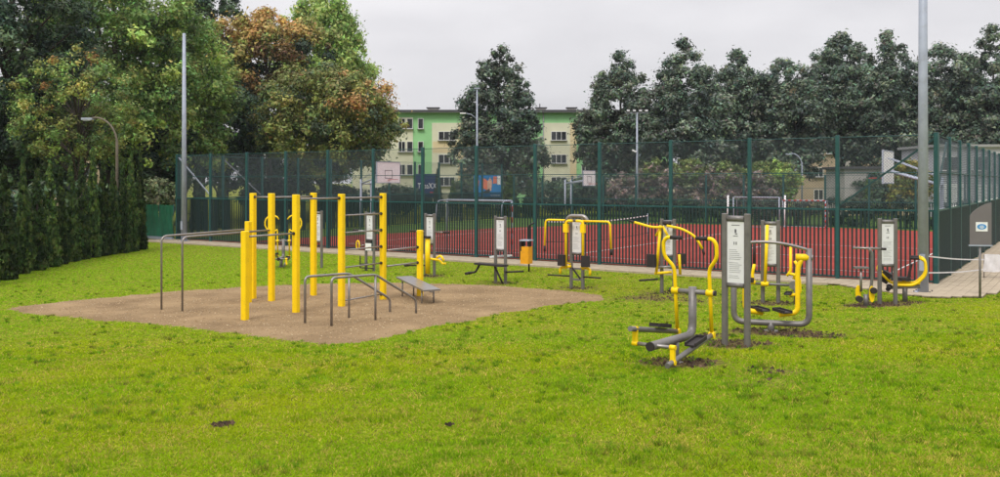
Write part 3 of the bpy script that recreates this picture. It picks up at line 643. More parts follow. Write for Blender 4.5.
for s in (-1, 1):
    a = MB().tube(fillet([(s * .18, -.1 * s, 1.74), (s * .97, -.12 * s, 1.74), (s * 1.0, -.12 * s, 1.02)], .1), .026, 10).build('pull_arm', 'yellow', e); grip(a, (s * 1.0, -.12 * s, 1.05), (s * 1.0, -.12 * s, .9), .032)
    a = MB().tube(fillet([(s * .24, -.16, .5), (s * .24, -.16, 1.74), (s * .05, -.16, 1.74)], .16), .034, 10).build('upright', 'yellow', e)
    MB().box((s * .24, -.16, 1.55), (.12, .1, .22)).build('pivot_block', 'yellow', e)
    MB().box((s * .34, -.22, .72), (.23, .06, .29), Matrix.Rotation(s * .3, 3, 'Z')).build('back_pad', 'rubber', e)
    MB().tube(fillet([(s * .14, -.05, .56), (s * .42, -.12, .52), (s * .42, -.12, .36)], .06), .035, 10).build('seat_arm', 'yellow', e)
    MB().tube([(s * .16, -.04, .62), (s * .4, -.1, .66)], .022, 8).build('pad_arm', 'yellow', e)
    MB().tube([(s * .2, -.02, .3), (s * .75, -.2, .32)], .022, 8).build('foot_bar', 'rubber', e)
for z in (.22, .5): MB().bar((-.14, 0, z), (.14, 0, z), .04, .05).build('cross_bar', 'grey', e)
MB().bar((-.13, -.01, .52), (.1, -.01, .24), .03, .04).build('diagonal_bar', 'rubber', e)
e = empty('chest_press_station', G(668, 293), math.radians(-35), 'chest press station with spread yellow handle arms and a black pad, behind the step trainer', 'trainer'); panel_parts(e, lower=.95)
MB().tube([(-.1, -.03, 1.72), (.1, -.03, 1.72)], .055, 12).build('top_roller', 'rubber', e)
a = MB().tube(fillet([(-.06, -.16, 1.62), (-.30, -.3, 1.62), (-.72, -.42, 1.74)], .1), .03, 10).build('handle_arm', 'yellow', e); grip(a, (-.70, -.415, 1.735), (-.82, -.45, 1.77), .03)
a = MB().tube(fillet([(.04, -.16, 1.66), (.40, -.1, 1.60), (.72, -.02, 1.42), (.88, .05, 1.1)], .15), .03, 10).build('handle_arm', 'yellow', e); grip(a, (.875, .047, 1.13), (.905, .06, .98), .032)
for s in (-1, 1): MB().tube([(s * .02 - .1, -.13, 1.64), (s * .16 - .1, -.13, 1.4)], .03, 8).build('brace_arm', 'yellow', e)
MB().tube([(-.14, -.13, 1.66), (-.24, -.16, .46)], .036, 10).build('upright', 'yellow', e); MB().tube([(.24, .12, .95), (.26, .14, .46)], .034, 10).build('upright', 'yellow', e)
MB().box((-.32, -.26, .80), (.27, .07, .31), Matrix.Rotation(-.35, 3, 'Z')).build('back_pad', 'rubber', e); MB().box((.26, .22, .84), (.2, .07, .26), Matrix.Rotation(.2, 3, 'Z')).build('back_pad', 'rubber', e)
MB().tube([(-.26, -.14, .62), (.16, 0, .66)], .03, 10).build('seat_arm', 'steel', e); MB().tube([(-.28, -.18, .48), (.1, 0, .52)], .034, 10).build('seat_arm', 'yellow', e)
MB().tube([(-.62, -.34, .30), (-.2, -.14, .34)], .025, 8).build('foot_bar', 'rubber', e)
# --- sit-up bench station
e = empty('bench_station', G(500.5, 282.5), math.radians(-35), 'instruction pylon with a narrow black sit-up bench across it, beside the orange bin', 'trainer'); panel_parts(e, lower=.92)
MB().bar((-.66, -.18, .50), (.36, -.30, .50), .26, .05).build('bench_board', 'rubber', e); MB().bar((-.5, .3, .66), (.1, .3, .72), .24, .05).build('bench_board', 'board', e)
MB().tube(fillet([(-.58, -.18, .47), (-.70, -.2, .26), (-.92, -.24, .22)], .06), .03, 8).build('foot_hook', 'rubber', e); MB().tube([(-.92, -.36, .22), (-.92, -.1, .22)], .04, 8).build('foot_roll', 'rubber', e)
MB().tube([(-.02, -.26, .48), (.22, -.22, .02)], .026, 8).build('leg', 'rubber', e); MB().tube([(-.4, .3, .64), (-.16, .03, .55)], .03, 8).build('support', 'grey', e); MB().tube([(.2, -.05, .3), (.6, .25, .32)], .026, 8).build('foot_bar', 'rubber', e)
# --- waist/shoulder stations at the far end
e = empty('shoulder_station', G(430, 275), math.radians(-35), 'pylon station with a thick yellow upright and level side handles, near the low yellow post', 'trainer'); panel_parts(e, lower=.95)
MB().tube([(.06, -.18, .06), (.06, -.18, 1.1)], .075, 12).build('upright', 'yellow', e); MB().prism(circ(.1, 12, .06, -.18), 1.1, 1.16).build('upright_cap', 'rubber', e)
for s in (-1, 1): a = MB().tube([(s * .2, -.02, 1.28), (s * .72, -.02, 1.28)], .022, 8).build('side_handle', 'steel', e); grip(a, (s * .52, -.02, 1.28), (s * .76, -.02, 1.28), .03)
MB().tube(fillet([(.1, -.12, .5), (.3, .1, .44), (.38, .12, .34), (.48, .15, .36)], .08), .035, 8).build('leg_arm', 'yellow', e); MB().tube(fillet([(.2, .05, .5), (.34, .08, .6), (.46, .08, .44)], .08), .035, 8).build('leg_arm', 'yellow', e)
MB().tube([(-.62, -.3, .28), (.1, -.15, .3)], .025, 8).build('foot_bar', 'rubber', e); MB().tube([(-.62, -.42, .28), (-.62, -.2, .28)], .04, 8).build('foot_roll', 'rubber', e); MB().tube([(-.02, -.18, 1.13), (.06, -.4, 1.18)], .03, 8).build('grip', 'rubber', e)
e = empty('twister_station', G(370, 270.5), math.radians(-35), 'pylon station with small yellow hand loop seen through the ladder rungs', 'trainer'); panel_parts(e, lower=.98)
for s in (-1, 1): a = MB().tube([(s * .2, -.02, 1.22), (s * .66, -.02, 1.24)], .022, 8).build('side_handle', 'steel', e); grip(a, (s * .46, -.02, 1.23), (s * .7, -.02, 1.24), .034)
MB().box((0, -.07, .74), (.24, .02, .22)).build('notice', 'white', e); MB().box((0, -.05, .9), (.22, .04, .12)).build('roller', 'rubber', e)
MB().tube([(-.42 + .07 * math.cos(t), -.1, .78 + .14 * math.sin(t)) for t in [i * math.pi / 6 for i in range(13)]], .02, 6, False).build('hand_loop', 'yellow', e)
MB().tube([(-.2, -.02, .8), (-.37, -.1, .74)], .016, 6).build('loop_arm', 'steel', e)
for z in (.08, .2): MB().bar((-.3, -.12, z), (.2, -.05, z), .05, .03).build('foot_bar', 'rubber', e)
MB().tube([(-.3, -.12, .08), (-.3, -.12, .45)], .02, 6).build('foot_post', 'rubber', e)
# --- waist twister / stepper by the corner
e = empty('waist_twister', G(866, 306), math.radians(-8), 'grey T-bar stepper with yellow discs and a small saddle, left of the corner pylon', 'trainer')
MB().tube([(0, 0, -.03), (0, 0, .24)], .055, 12).build('foot_post', 'grey', e)
MB().tube(fillet([(.04, 0, .14), (.12, 0, .5), (.12, 0, 1.12), (.06, 0, 1.2)], .12), .032, 10).build('column', 'grey', e); MB().tube([(-.26, 0, 1.215), (.34, 0, 1.2)], .022, 10).build('handlebar', 'steel', e); grip(e, (.3, 0, 1.2), (.4, 0, 1.198), .028)
MB().tube([(-.1, 0, .3), (-.1, 0, .78)], .026, 10).build('saddle_post', 'steel', e); MB().box((-.1, 0, .80), (.28, .16, .04)).build('saddle', 'grey', e)
for x, y in ((.1, -.06), (-.14, .06)):
    d_ = MB().slab([(x + .1 * math.cos(t) * .55, .26 + .17 * math.sin(t)) for t in [i * math.pi / 8 for i in range(16)]], y - .02, y + .02).build('crank_disc', 'yellow', e)
for x, z in ((-.16, .16), (.12, .34)): MB().tube([(x, -.16, z), (x, -.04, z)], .065, 12).build('foot_roll', 'rubber', e)
# --- rower by the corner
e = empty('rowing_machine', G(905, 301), math.radians(-25), 'yellow rowing machine with black seat beside the corner lamp post', 'trainer')
MB().tube([(0, 0, -.03), (0, 0, .3)], .055, 12).build('foot_post', 'grey', e); MB().bar((-.34, 0, .28), (.3, 0, .34), .1, .07).build('rail', 'grey', e)
s_ = MB().box((-.04, -.02, .50), (.32, .3, .06)).build('seat', 'rubber', e); MB().box((.1, .02, .68), (.05, .3, .3), Matrix.Rotation(.2, 3, 'Y')).build('backrest', 'rubber', e); MB().tube([(-.02, 0, .3), (-.02, 0, .48)], .04, 10).build('seat_post', 'yellow', e)
for s in (-1, 1):
    a = MB().tube(fillet([(-.25, s * .2, .36), (.2, s * .22, .38), (.42, s * .22, .62), (.40, s * .22, .92), (.28, s * .22, .98)], .12), .03, 10).build('pull_arm', 'yellow', e); grip(a, (.32, s * .22, .97), (.1, s * .22, .97), .03)
    MB().tube([(-.3, s * .05, .3), (-.34, s * .3, .28)], .05, 10).build('foot_roll', 'rubber', e)
    MB().tube(fillet([(-.46, s * .2, .86), (-.58, s * .2, .72), (-.3, s * .2, .42)], .1), .026, 10).build('front_arm', 'yellow', e)
grip(e, (-.52, -.25, .88), (-.3, -.25, .9), .028); MB().box((-.4, 0, .52), (.2, .3, .24), Matrix.Rotation(.5, 3, 'Y')).build('foot_plate', 'rubber', e); MB().bar((-.3, 0, .4), (.3, 0, .42), .16, .05).build('deck', 'yellow', e)
# --- orange litter bin
e = empty('litter_bin', G(529, 271.5), math.radians(-30), 'orange litter bin with grey lid on a dark pole beside the fence', 'litter bin')
MB().tube(fillet([(.0, 0, 0), (0, 0, 1.42), (.16, .05, 1.5)], .1), .026, 8).build('pole', 'black', e)
b_ = MB().prism([(x, y - .17) for x, y in sq(.145, .02)], .26, .78).build('bin_body', 'orange', e); MB().box((-.11, -.318, .80), (.03, .008, .3)).build('strap', 'black', e)
MB().prism([(x * 1.12, y * 1.15 - .17) for x, y in sq(.15, .02)], .95, .985).build('lid', 'galv', e)
for x in (-.12, .12): MB().box((x, -.17, .865), (.02, .2, .17)).build('lid_bracket', 'black', e)
MB().box((0, -.015, .6), (.06, .03, .3)).build('mounting', 'black', e)

# ------------------------------------------------------------------ workout frame on the sand
WF = {k: G(*v) for k, v in dict(L1=(245, 320.5), P2=(253, 299), P3=(271.5, 301.5), P4=(296, 313), P5=(313.5, 296), P6=(341.5, 307), P7=(383, 300), P8=(420, 296.5)).items()}
e = empty('climbing_frame', WF['P4'], 0, 'yellow post climbing frame with pull-up bars, ladder rungs and parallel bars on sand', 'climbing frame')
o0 = WF['P4']; ZT = 2.40
def wl(v): return Vector(v) - o0
frot = Matrix.Rotation(RZ + math.radians(8), 3, 'Z')
def ypost(k, top, pos=None):
    p = wl(pos if pos is not None else WF[k]); prof = [tuple((frot @ Vector((x, y, 0)))[:2]) for x, y in sq(.062, .014)]
    a = MB().prism([(p.x + x, p.y + y) for x, y in prof], -.03, top - o0.z, .008).build('post', 'yellow', e)
    return a
for k in ('P2', 'P3', 'P4', 'P5', 'P6', 'P7'): ypost(k, 2.49)
ypost('L1', 1.80); ypost('P8', 1.60)
L2 = P(248.3, 240, 19.6); L2.z = 0; ypost('L2', 1.86, L2)
def rbar(a, b, z, z2=None, r=.019, name='bar', bolt=True):
    a, b = wl(a), wl(b); a.z = z - o0.z; b.z = (z2 or z) - o0.z; d = (b - a).normalized()
    o = MB().tube([a + d * .0, b - d * .0], r, 10).build(name, 'steel', e)
    if bolt:
        mb = MB()
        for q, s in ((a, 1), (b, -1)): mb.tube([q + d * s * .055, q + d * s * .085], .035, 10)
        mb.build('collar', 'rubber', o)
for a, b in (('P2', 'P3'), ('P3', 'P5'), ('P4', 'P6'), ('P6', 'P7')): rbar(WF[a], WF[b], ZT)
rbar(WF['L1'], WF['P4'], 1.69); rbar(WF['P7'], WF['P8'], 1.16, 1.2); rbar(WF['P7'], WF['P8'], .79, .83)
for z in (2.02, 1.64, 1.26, .88, .16): rbar(WF['P6'], WF['P7'], z, name='rung', r=.017)
for (px_, py_), k in (((161.5, 310.5), 'P2'), ((182.3, 312.3), 'P3')):
    g = G(px_, py_); a = wl(g); b = wl(WF[k]); zt = 1.60 - o0.z
    MB().tube(fillet([(a.x, a.y, a.z - .03), (a.x, a.y, zt), (b.x, b.y, zt + .05)], .14, 6), .022, 10).build('parallel_bar', 'steel', e)
# push-up bars
PU = [[(331.5, 327), (375.4, 321), (416, 314.5)], [(305, 324.3), (349, 318.6), (390, 313.3)]]
gpt = [[G(*p) for p in r] for r in PU]; e2 = empty('dip_bars', gpt[0][1], 0, 'pair of low grey steel dip bars with sloping ends on the sand', 'exercise bars')
for r in gpt:
    a, b, c = [q - gpt[0][1] for q in r]; h = .88
    MB().tube(fillet([(a.x, a.y, a.z - .04), (a.x, a.y, h + a.z), (b.x, b.y, h + b.z), (c.x, c.y, .3 + c.z), (c.x, c.y, c.z - .04)], .1, 5), .024, 10).build('rail', 'steel', e2)
    MB().tube([(b.x, b.y, b.z - .04), (b.x, b.y, h + b.z - .01)], .022, 10).build('leg', 'steel', e2)
# incline board
p0, p1 = Vector((-2.32, 20.95, 0)), Vector((-1.50, 19.15, 0)); c = (p0 + p1) / 2
e3 = empty('incline_board', (c.x, c.y, float(gz(c.x, c.y))), 0, 'pale sloping sit-up board at the foot of the low yellow post', 'bench'); d = (p1 - p0)
a, b = -d / 2, d / 2
MB().bar((a.x, a.y, .44), (b.x, b.y, .34), .40, .035).build('board', 'steel', e3); MB().bar((a.x, a.y, .41), (b.x, b.y, .31), .06, .03).build('spine', 'steel', e3)
for t_, z in ((.16, .40), (.86, .32)):
    q = a.lerp(b, t_); s = Vector((d.y, -d.x, 0)).normalized() * .14
    for k in (-1, 1): MB().tube([(q.x + s.x * k, q.y + s.y * k, -.02), (q.x + s.x * k, q.y + s.y * k, z)], .02, 8).build('leg', 'steel', e3)
# ------------------------------------------------------------------ sign and tapes at the corner
g = G(980, 297.5); e = empty('information_sign', g, math.radians(-10), 'grey board sign with a curved top and blue sticker on a thin post', 'sign')
MB().tube([(0, 0, -.03), (0, .0, 1.3)], .026, 10).build('post', 'grey', e)
pts = [(-.23, 1.20), (.23, 1.20), (.23, 2.17)] + [(.23 - .46 * t, 2.17 - .06 * t - .22 * t * t) for t in (.15, .3, .5, .7, .85)] + [(-.23, 1.87)]
b_ = MB().slab(pts, -.045, -.028).build('board', 'sign_grey', e); MB().box((0, -.036, 1.19), (.5, .035, .03)).build('bottom_edge', 'galv', e)
MB().box((.02, -.048, 1.62), (.25, .004, .21)).build('sticker', 'white', b_)
mb = MB(); mb.slab([(.02 + .1 * math.cos(t), 1.62 + .062 * math.sin(t)) for t in [i * math.pi / 10 for i in range(20)]], -.054, -.051).build('blue_oval', 'sign_blue', b_)
mb = MB(); [mb.box((.02, -.0555, 1.62 + z), (wd, .002, .012)) for z, wd in ((.02, .08), (-.005, .11), (-.03, .07))]; mb.build('sticker_lettering', 'white', b_)
lp = G(923, 293)
def tape(z0, tgt, label):
    a = Vector((lp.x + .1, lp.y - .06, z0)); b = Vector(tgt); mb = MB(); n = 14
    pt = lambda t: a.lerp(b, t) - Vector((0, 0, .03 * math.sin(math.pi * t)))
    for i in range(n): mb.bar(pt(i / n) - a, pt((i + 1) / n) - a, .004, .032)
    o = mb.build('barrier_tape', 'tape', None, a); tag(o, label, 'tape')
tape(CZ - (256 - HY) / F * lp.y, P(984, 259.5, 24.5), 'upper white barrier tape tied from the corner lamp post')
tape(CZ - (272.5 - HY) / F * lp.y, P(986, 269, 24.5), 'lower white barrier tape tied from the corner lamp post')
q = P(994, 277, 24.5); e = empty('white_barrier_sheet', (q.x, q.y, float(gz(q.x, q.y)) + .02), math.radians(-12), 'crumpled white sheet hung on short stakes at the end of the tapes', 'sheet')
mb = MB(); nX, nZ = 10, 6
for a in range(nX + 1):
    for b2 in range(nZ + 1): mb.v.append(Vector((-.28 + a * .09 + .04 * b2 / nZ, .03 * math.sin(a * 1.7 + b2), .18 + b2 * .075 + (.05 if a < 5 else .0) * (b2 == nZ))))
for a in range(nX):
    for b2 in range(nZ): k = a * (nZ + 1) + b2; mb.f.append((k, k + nZ + 1, k + nZ + 2, k + 1)); mb.sm.append(True)
mb.build('sheet', 'tape', e)
for x in (-.24, .62): MB().tube([(x, .05, -.03), (x, .05, .66)], .015, 6).build('stake', 'steel', e)

# ------------------------------------------------------------------ buildings
def win(e, x0, x1, z0, z1, y, panes=1, nm='window'):
    wd, ht = x1 - x0, z1 - z0; xc, zc = (x0 + x1) / 2, (z0 + z1) / 2; t = .055; mb = MB()
    mb.box((xc, y, z1 - t / 2), (wd, .12, t)).box((xc, y, z0 + t / 2), (wd, .12, t))
    for i in range(panes + 1): mb.box((x0 + t / 2 + (wd - t) * i / panes, y, zc), (t, .12, ht - 2 * t))
    f = mb.build(nm, 'frame', e)
    for i in range(panes):
        pw = (wd - t) / panes; MB().box((x0 + t / 2 + pw * (i + .5), y + .01, zc), (pw - t, .06, ht - 2 * t)).build('pane', 'glass', f)
    MB().box((xc, y - .06, z0 - .035), (wd + .15, .3, .05)).build('sill', 'sill', f)
def bx(px): return (px - CX) / F * YB
def bz(py): return CZ - (py - HY) / F * YB
YB = 96.
e = empty('apartment_block', (bx(500), YB, 0), 0, 'three storey flats painted green, cream and yellow with flat dark roof', 'building')
xl, xr = bx(352), bx(668); ROOF = bz(112.5)
def wall(x0, x1, z0, z1, m, y0=0., name='wall'): return MB().box(((x0 + x1) / 2, y0 + 5, (z0 + z1) / 2), (x1 - x0, 10, z1 - z0)).build(name, m, e)
wall(xl, xr, 0, ROOF, 'w_green')
for x0, x1, m in ((xl + .05, bx(413), 'w_cream'),): wall(x0, x1, 0, ROOF - .55, m, -.05, 'render_panel')
for a, b_, c_, d_ in ((432, 458, 458, 470), (544, 570, 570, 576.5)):
    MB().box(((bx(a) + bx(b_)) / 2, -.03, bz(123) / 2), (bx(b_) - bx(a), .06, bz(123))).build('render_panel', 'w_cream', e)
    MB().box(((bx(c_) + bx(d_)) / 2, -.03, bz(123) / 2), (bx(d_) - bx(c_), .06, bz(123))).build('render_panel', 'w_yellow', e)
for a, b_ in ((432, 458), (544, 570)):
    MB().box(((bx(a) + bx(b_)) / 2, -.066, (bz(141.5) + bz(153)) / 2), (bx(b_) - bx(a) - .2, .012, bz(141.5) - bz(153))).build('render_band', 'w_yellow' if a < 500 else 'w_cream', e)
for y0, y1 in ((118.5, 129), (141.5, 152), (164.5, 175), (187, 197)):
    for a, b_, n in ((374, 381, 2), (398.5, 405.5, 2), (407, 413, 1), (418, 423.5, 1), (581.5, 588.5, 2), (600, 607, 2), (622, 636, 3)): win(e, bx(a), bx(b_), bz(y1), bz(y0), -.09, n)
for y0, y1 in ((131.5, 140.5), (154.5, 163.5), (177, 186)):
    for a, b_ in ((438.5, 455), (480, 496), (515, 531), (551, 566.5)): win(e, bx(a), bx(b_), bz(y1), bz(y0), -.1, 3)
r_ = MB().box(((xl + xr) / 2, 4.9, ROOF + .12), (xr - xl + .7, 11, .24)).build('roof', 'roof', e)
for a, b_ in ((425, 436), (538, 547.5), (570, 579), (458, 463), (606, 614)):
    MB().box(((bx(a) + bx(b_)) / 2, 4, ROOF + .5), (bx(b_) - bx(a), 1., .55)).build('chimney', 'chimney', r_); MB().box(((bx(a) + bx(b_)) / 2, 4, ROOF + .82), (bx(b_) - bx(a) + .3, 1.2, .09)).build('chimney_cap', 'roof', r_)
MB().tube([(bx(541.5), 4, ROOF + .2), (bx(541.5), 4, ROOF + 1.3)], .06, 6).build('vent_pipe', 'roof', r_)
MB().tube([(bx(543.3), -.12, 0), (bx(543.3), -.12, ROOF)], .06, 6).build('downpipe', 'sill', e); MB().box(((xl + xr) / 2, -.5, ROOF + .02), (xr - xl + .5, .16, .14)).build('gutter', 'sill', e)
YB = 104.
e = empty('apartment_block', (bx(500), YB, 0), 0, 'beige four storey flats with grey bay half hidden by the dark trees', 'building'); xl, xr, ROOF = bx(735), bx(1040), bz(87)
wall(xl, xr, 0, ROOF, 'w_beige'); r_ = MB().box(((xl + xr) / 2, 4.9, ROOF + .15), (xr - xl + .8, 11, .3)).build('roof', 'roof', e)
MB().box(((bx(838) + bx(850)) / 2, -.03, ROOF / 2), (bx(850) - bx(838), .06, ROOF)).build('render_panel', 'w_grey', e)
for y0, y1 in ((97, 106), (121, 130), (145, 154), (167.5, 177), (189.5, 200)):
    for a in (745, 764, 783, 813.5, 826, 858, 882, 905, 930, 952, 975, 996, 1018): win(e, bx(a), bx(a + 9.5), bz(y1), bz(y0), -.1, 2)
YB = 74.
e = empty('apartment_block', (bx(60), YB, 0), 0, 'beige building glimpsed through the autumn branches behind the conifer hedge', 'building'); off = bx(60); x0_ = bx(-60) - off; x1_ = bx(104) - off
MB().box(((x0_ + x1_) / 2, 5, bz(104) / 2), (x1_ - x0_, 10, bz(104))).build('wall', 'w_beige', e); MB().box(((x0_ + x1_) / 2, 5, bz(104) + .15), (x1_ - x0_ + .8, 10.9, .3)).build('roof', 'w_white', e)
for y0, y1 in ((112, 124), (138, 150), (164, 176)):
    for a in (-20, 8, 36, 66, 86): win(e, bx(a) - off, bx(a + 11) - off, bz(y1), bz(y0), -.05, 2)
YB = 66.; e = empty('service_building', (bx(975), YB, 0), 0, 'pale low service building seen through the side fence', 'building'); off = bx(975)
MB().box((1, 3, 2.7), (bx(1030) - bx(930), 6, 5.4)).build('wall', 'w_white', e); MB().box((1, 3, 5.5), (bx(1030) - bx(930) + .5, 6.5, .2)).build('roof', 'sill', e)
for k in range(3): win(e, -2.6 + k * 2.4, -1.2 + k * 2.4, 3.6, 4.7, -.03, 2)
for k in range(2): MB().box((-1.6 + k * 2.9, -.03, 1.3), (2.3, .06, 2.6)).build('garage_door', 'white', e)
q = P(885, 200, 70); e = empty('garage', (q.x, q.y, 0), 0, 'small green garage with pale window beneath the trees beyond the court', 'building')
MB().box((0, 2, 1.9), (6.5, 4, 3.8)).build('wall', 'w_grey', e); MB().box((0, 2, 3.9), (7, 4.6, .2)).build('roof', 'roof', e); win(e, -.6, .6, 1.2, 2.5, -.03, 1); MB().box((0, -.012, .45), (6.5, .02, .9)).build('plinth', 'w_yellow', e)

# ------------------------------------------------------------------ trees and shrubs
def leaves(rng, cen, rad, n, size, cols, flat=.8, upright=0., shell=.5, jit=.28):
    m = len(cen); wgt = rad ** 2; ci = rng.choice(m, n, p=wgt / wgt.sum())
    d = rng.normal(size=(n, 3)); d /= np.linalg.norm(d, axis=1)[:, None]
    r = rad[ci] * (.25 + .62 * np.abs(rng.normal(size=n)))
    p = cen[ci] + d * r[:, None] * np.array([1, 1, flat])
    nr = d * 1.0 + rng.normal(size=(n, 3)) * .42 + np.array([0, 0, .45 * (1 - upright)]); nr /= np.linalg.norm(nr, axis=1)[:, None]
    a = np.cross(nr, rng.normal(size=(n, 3))); a /= np.linalg.norm(a, axis=1)[:, None]
    if upright: a = a * (1 - upright) + np.array([0, 0, 1]) * upright; a /= np.linalg.norm(a, axis=1)[:, None]
    b = np.cross(nr, a); b /= np.linalg.norm(b, axis=1)[:, None] + 1e-9
    s = size * (.45 + 1.1 * rng.random(n)); a = a * s[:, None]; b = b * s[:, None] * .62
    V = np.stack([p - a * .8 - b, p - a * .8 + b, p + a], 1).reshape(-1, 3)
    cl = cols[ci] * (1 - jit + 2 * jit * rng.random((n, 1))) * (1 + .12 * rng.normal(size=(n, 3)))
    return V, cl
PROF = {'pear': lambda t: np.clip(np.clip(.62 + 1.6 * t, 0, 1) * (1.02 - .8 * t ** 1.7), .08, 1), 'oval': lambda t: np.sqrt(np.clip(1 - (2 * t - .85) ** 2 / 1.35, .02, 1)), 'cone': lambda t: np.clip(1.0 - .86 * t ** 1.15, .06, 1) * np.clip(.55 + 3 * t, 0, 1),
        'round': lambda t: np.sqrt(np.clip(1 - (2 * t - 1) ** 2, .04, 1)), 'egg': lambda t: np.clip(np.sin(np.pi * np.clip(.12 + .84 * t, 0, 1)) ** .8, .22, 1) * (1.05 - .35 * t)}
def tree(name, label, x, y, zb, zt, rx, palette, prof='oval', nl=19500, leaf=0.170, ncl=70, rc=.23, seed=0, trunk=.25, lean=0., top_pal=None, group=None, cat='tree', shell=.15, upright=0., bark='bark', flat=.8, limbs=12, m='leaf', gap=.35):
    rng = np.random.default_rng(seed + 100); H = zt - zb
    ncl = int(ncl * 3.4); rc = rc * .60
    t = rng.random(ncl * 4); R = PROF[prof](t) * rx; keep = rng.random(ncl * 4) < (R / rx) ** 1.4 + .04; t, R = t[keep][:ncl], R[keep][:ncl]; k = len(t)
    an = rng.random(k) * 2 * np.pi; lob = vnoise(an * 6 / (2 * np.pi) + seed * 7.3, t * 5 + seed * 3.1)
    rr = R * (.08 + .92 * rng.random(k) ** .45) * (.8 + .34 * lob) * np.clip((1.03 - t) * 6, .15, 1)
    rad = rc * rx * (.5 + 1.0 * rng.random(k)) * (.6 + .4 * R / rx)
    cen = np.stack([np.cos(an) * rr + lean * t, np.sin(an) * rr, zb + t * H], -1)
    cen[:, 2] = np.minimum(cen[:, 2], zt - rad * .5)
    pal = np.array(palette); pc = pal[rng.integers(0, len(pal), k)] * (.6 + .85 * rng.random((k, 1)))
    if top_pal is not None:
        tp = np.array(top_pal); sel = rng.random(k) < np.clip((t - .45) * 2.0, 0, .9); pc[sel] = tp[rng.integers(0, len(tp), sel.sum())] * (.75 + .5 * rng.random((sel.sum(), 1)))
    V, cl = leaves(rng, cen, rad, int(nl * 1.9), leaf * .82, pc, flat, upright, shell)
    e = empty(name, (x, y, 0), 0, label, cat, group)
    place('crown', np_mesh('crown', V, 3, cl, m), e)
    mb = MB(); th = zb + H * .72; q = [Vector((lean * .5 * s + .15 * math.sin(s * 5 + seed), .1 * math.cos(s * 4 + seed), -.1 + s * (th + .1))) for s in [i / 8 for i in range(9)]]
    mb.tube(q, [trunk * (1.25 if i == 0 else 1 - .8 * i / 8) for i in range(9)], 8)
    for i in rng.choice(k, min(limbs, k), replace=False):
        c = Vector(cen[i]); s = np.clip((c.z - .25 * H - .1) / th, .15, .92); a = q[int(s * 8)]; mid = a.lerp(c, .5) + Vector((0, 0, .06 * H))
        mb.tube([a, mid, c], [trunk * .36, trunk * .24, trunk * .07], 5)
    mb.build('trunk', bark, e); return e
def at(px, Y): return (px - CX) / F * Y, Y
def zz_(py, Y): return CZ - (py - HY) / F * Y
DK = [(0.0516, 0.0883, 0.046), (0.0703, 0.1159, 0.0575), (0.0422, 0.0756, 0.0518), (0.0938, 0.1411, 0.0747)]
DK2 = [(0.0998, 0.1395, 0.0997), (0.141, 0.188, 0.1305), (0.0763, 0.1092, 0.0844), (0.1764, 0.2184, 0.1535)]
MD = [(0.2362, 0.3586, 0.0973), (0.1688, 0.2772, 0.0809), (0.3376, 0.4401, 0.1135), (0.1181, 0.1956, 0.0648)]
BR = [(0.2747, 0.4013, 0.096), (0.2113, 0.3275, 0.0747), (0.3591, 0.4647, 0.1279)]
OL = [(0.2527, 0.2865, 0.0767), (0.1854, 0.219, 0.0613), (0.337, 0.337, 0.0919), (0.1347, 0.1854, 0.0551)]
OR_ = [(.33, .15, .03), (.25, .13, .03), (.38, .11, .03), (.2, .13, .035)]
BRN = [(.16, .1, .04), (.2, .14, .045), (.12, .1, .03), (.24, .15, .05)]
def T(lb, px, Y, ytop, ybot, rpx, pal, **k):
    x, y = at(px, Y); return tree(k.pop('name', 'tree'), lb, x, y, max(.4, zz_(ybot, Y)), zz_(ytop, Y), rpx / F * Y, pal, **k)
# right-hand row beyond the court
row = [(619, 84, 50, 200, 43, 'egg', 'dark tree with a twin top beside the green flats'), (684, 80, 38, 200, 46, 'egg', 'tall dark egg-shaped tree behind the brown bushes'), (738, 84, 50, 200, 40, 'egg', 'narrower dark tree between two broader crowns behind the brown bushes'),
       (784, 82, 60, 176, 40, 'oval', 'dark tree left of the visible beige flats'), (842, 86, 32, 152, 40, 'egg', 'tall dark tree directly in front of the beige flats'), (888, 82, 32, 190, 46, 'egg', 'dark tree behind the basketball hoop seen from behind'),
       (940, 84, 45, 196, 46, 'oval', 'dark tree beyond the corner lamp post'), (993, 78, 26, 196, 46, 'egg', 'tall dark tree beyond the side fence and grey sign')]
for i, (px_, Y_, yt, yb, rp, pf, lb) in enumerate(row):
    T(lb, px_, Y_, yt, yb, rp * 1.14, DK2 if i != 0 else DK2 + [(.07, .085, .05)], prof=pf, nl=34000, leaf=0.172, ncl=125, rc=.21, seed=10 + i, trunk=.28, group='dark trees beyond the court', limbs=16)
T('conical dark tree standing in front of the green flats', 499, 82, 44, 196, 53, DK2 + [(.05, .065, .04)], prof='pear', nl=31200, leaf=0.170, ncl=110, rc=.19, seed=31, trunk=.3, limbs=18)
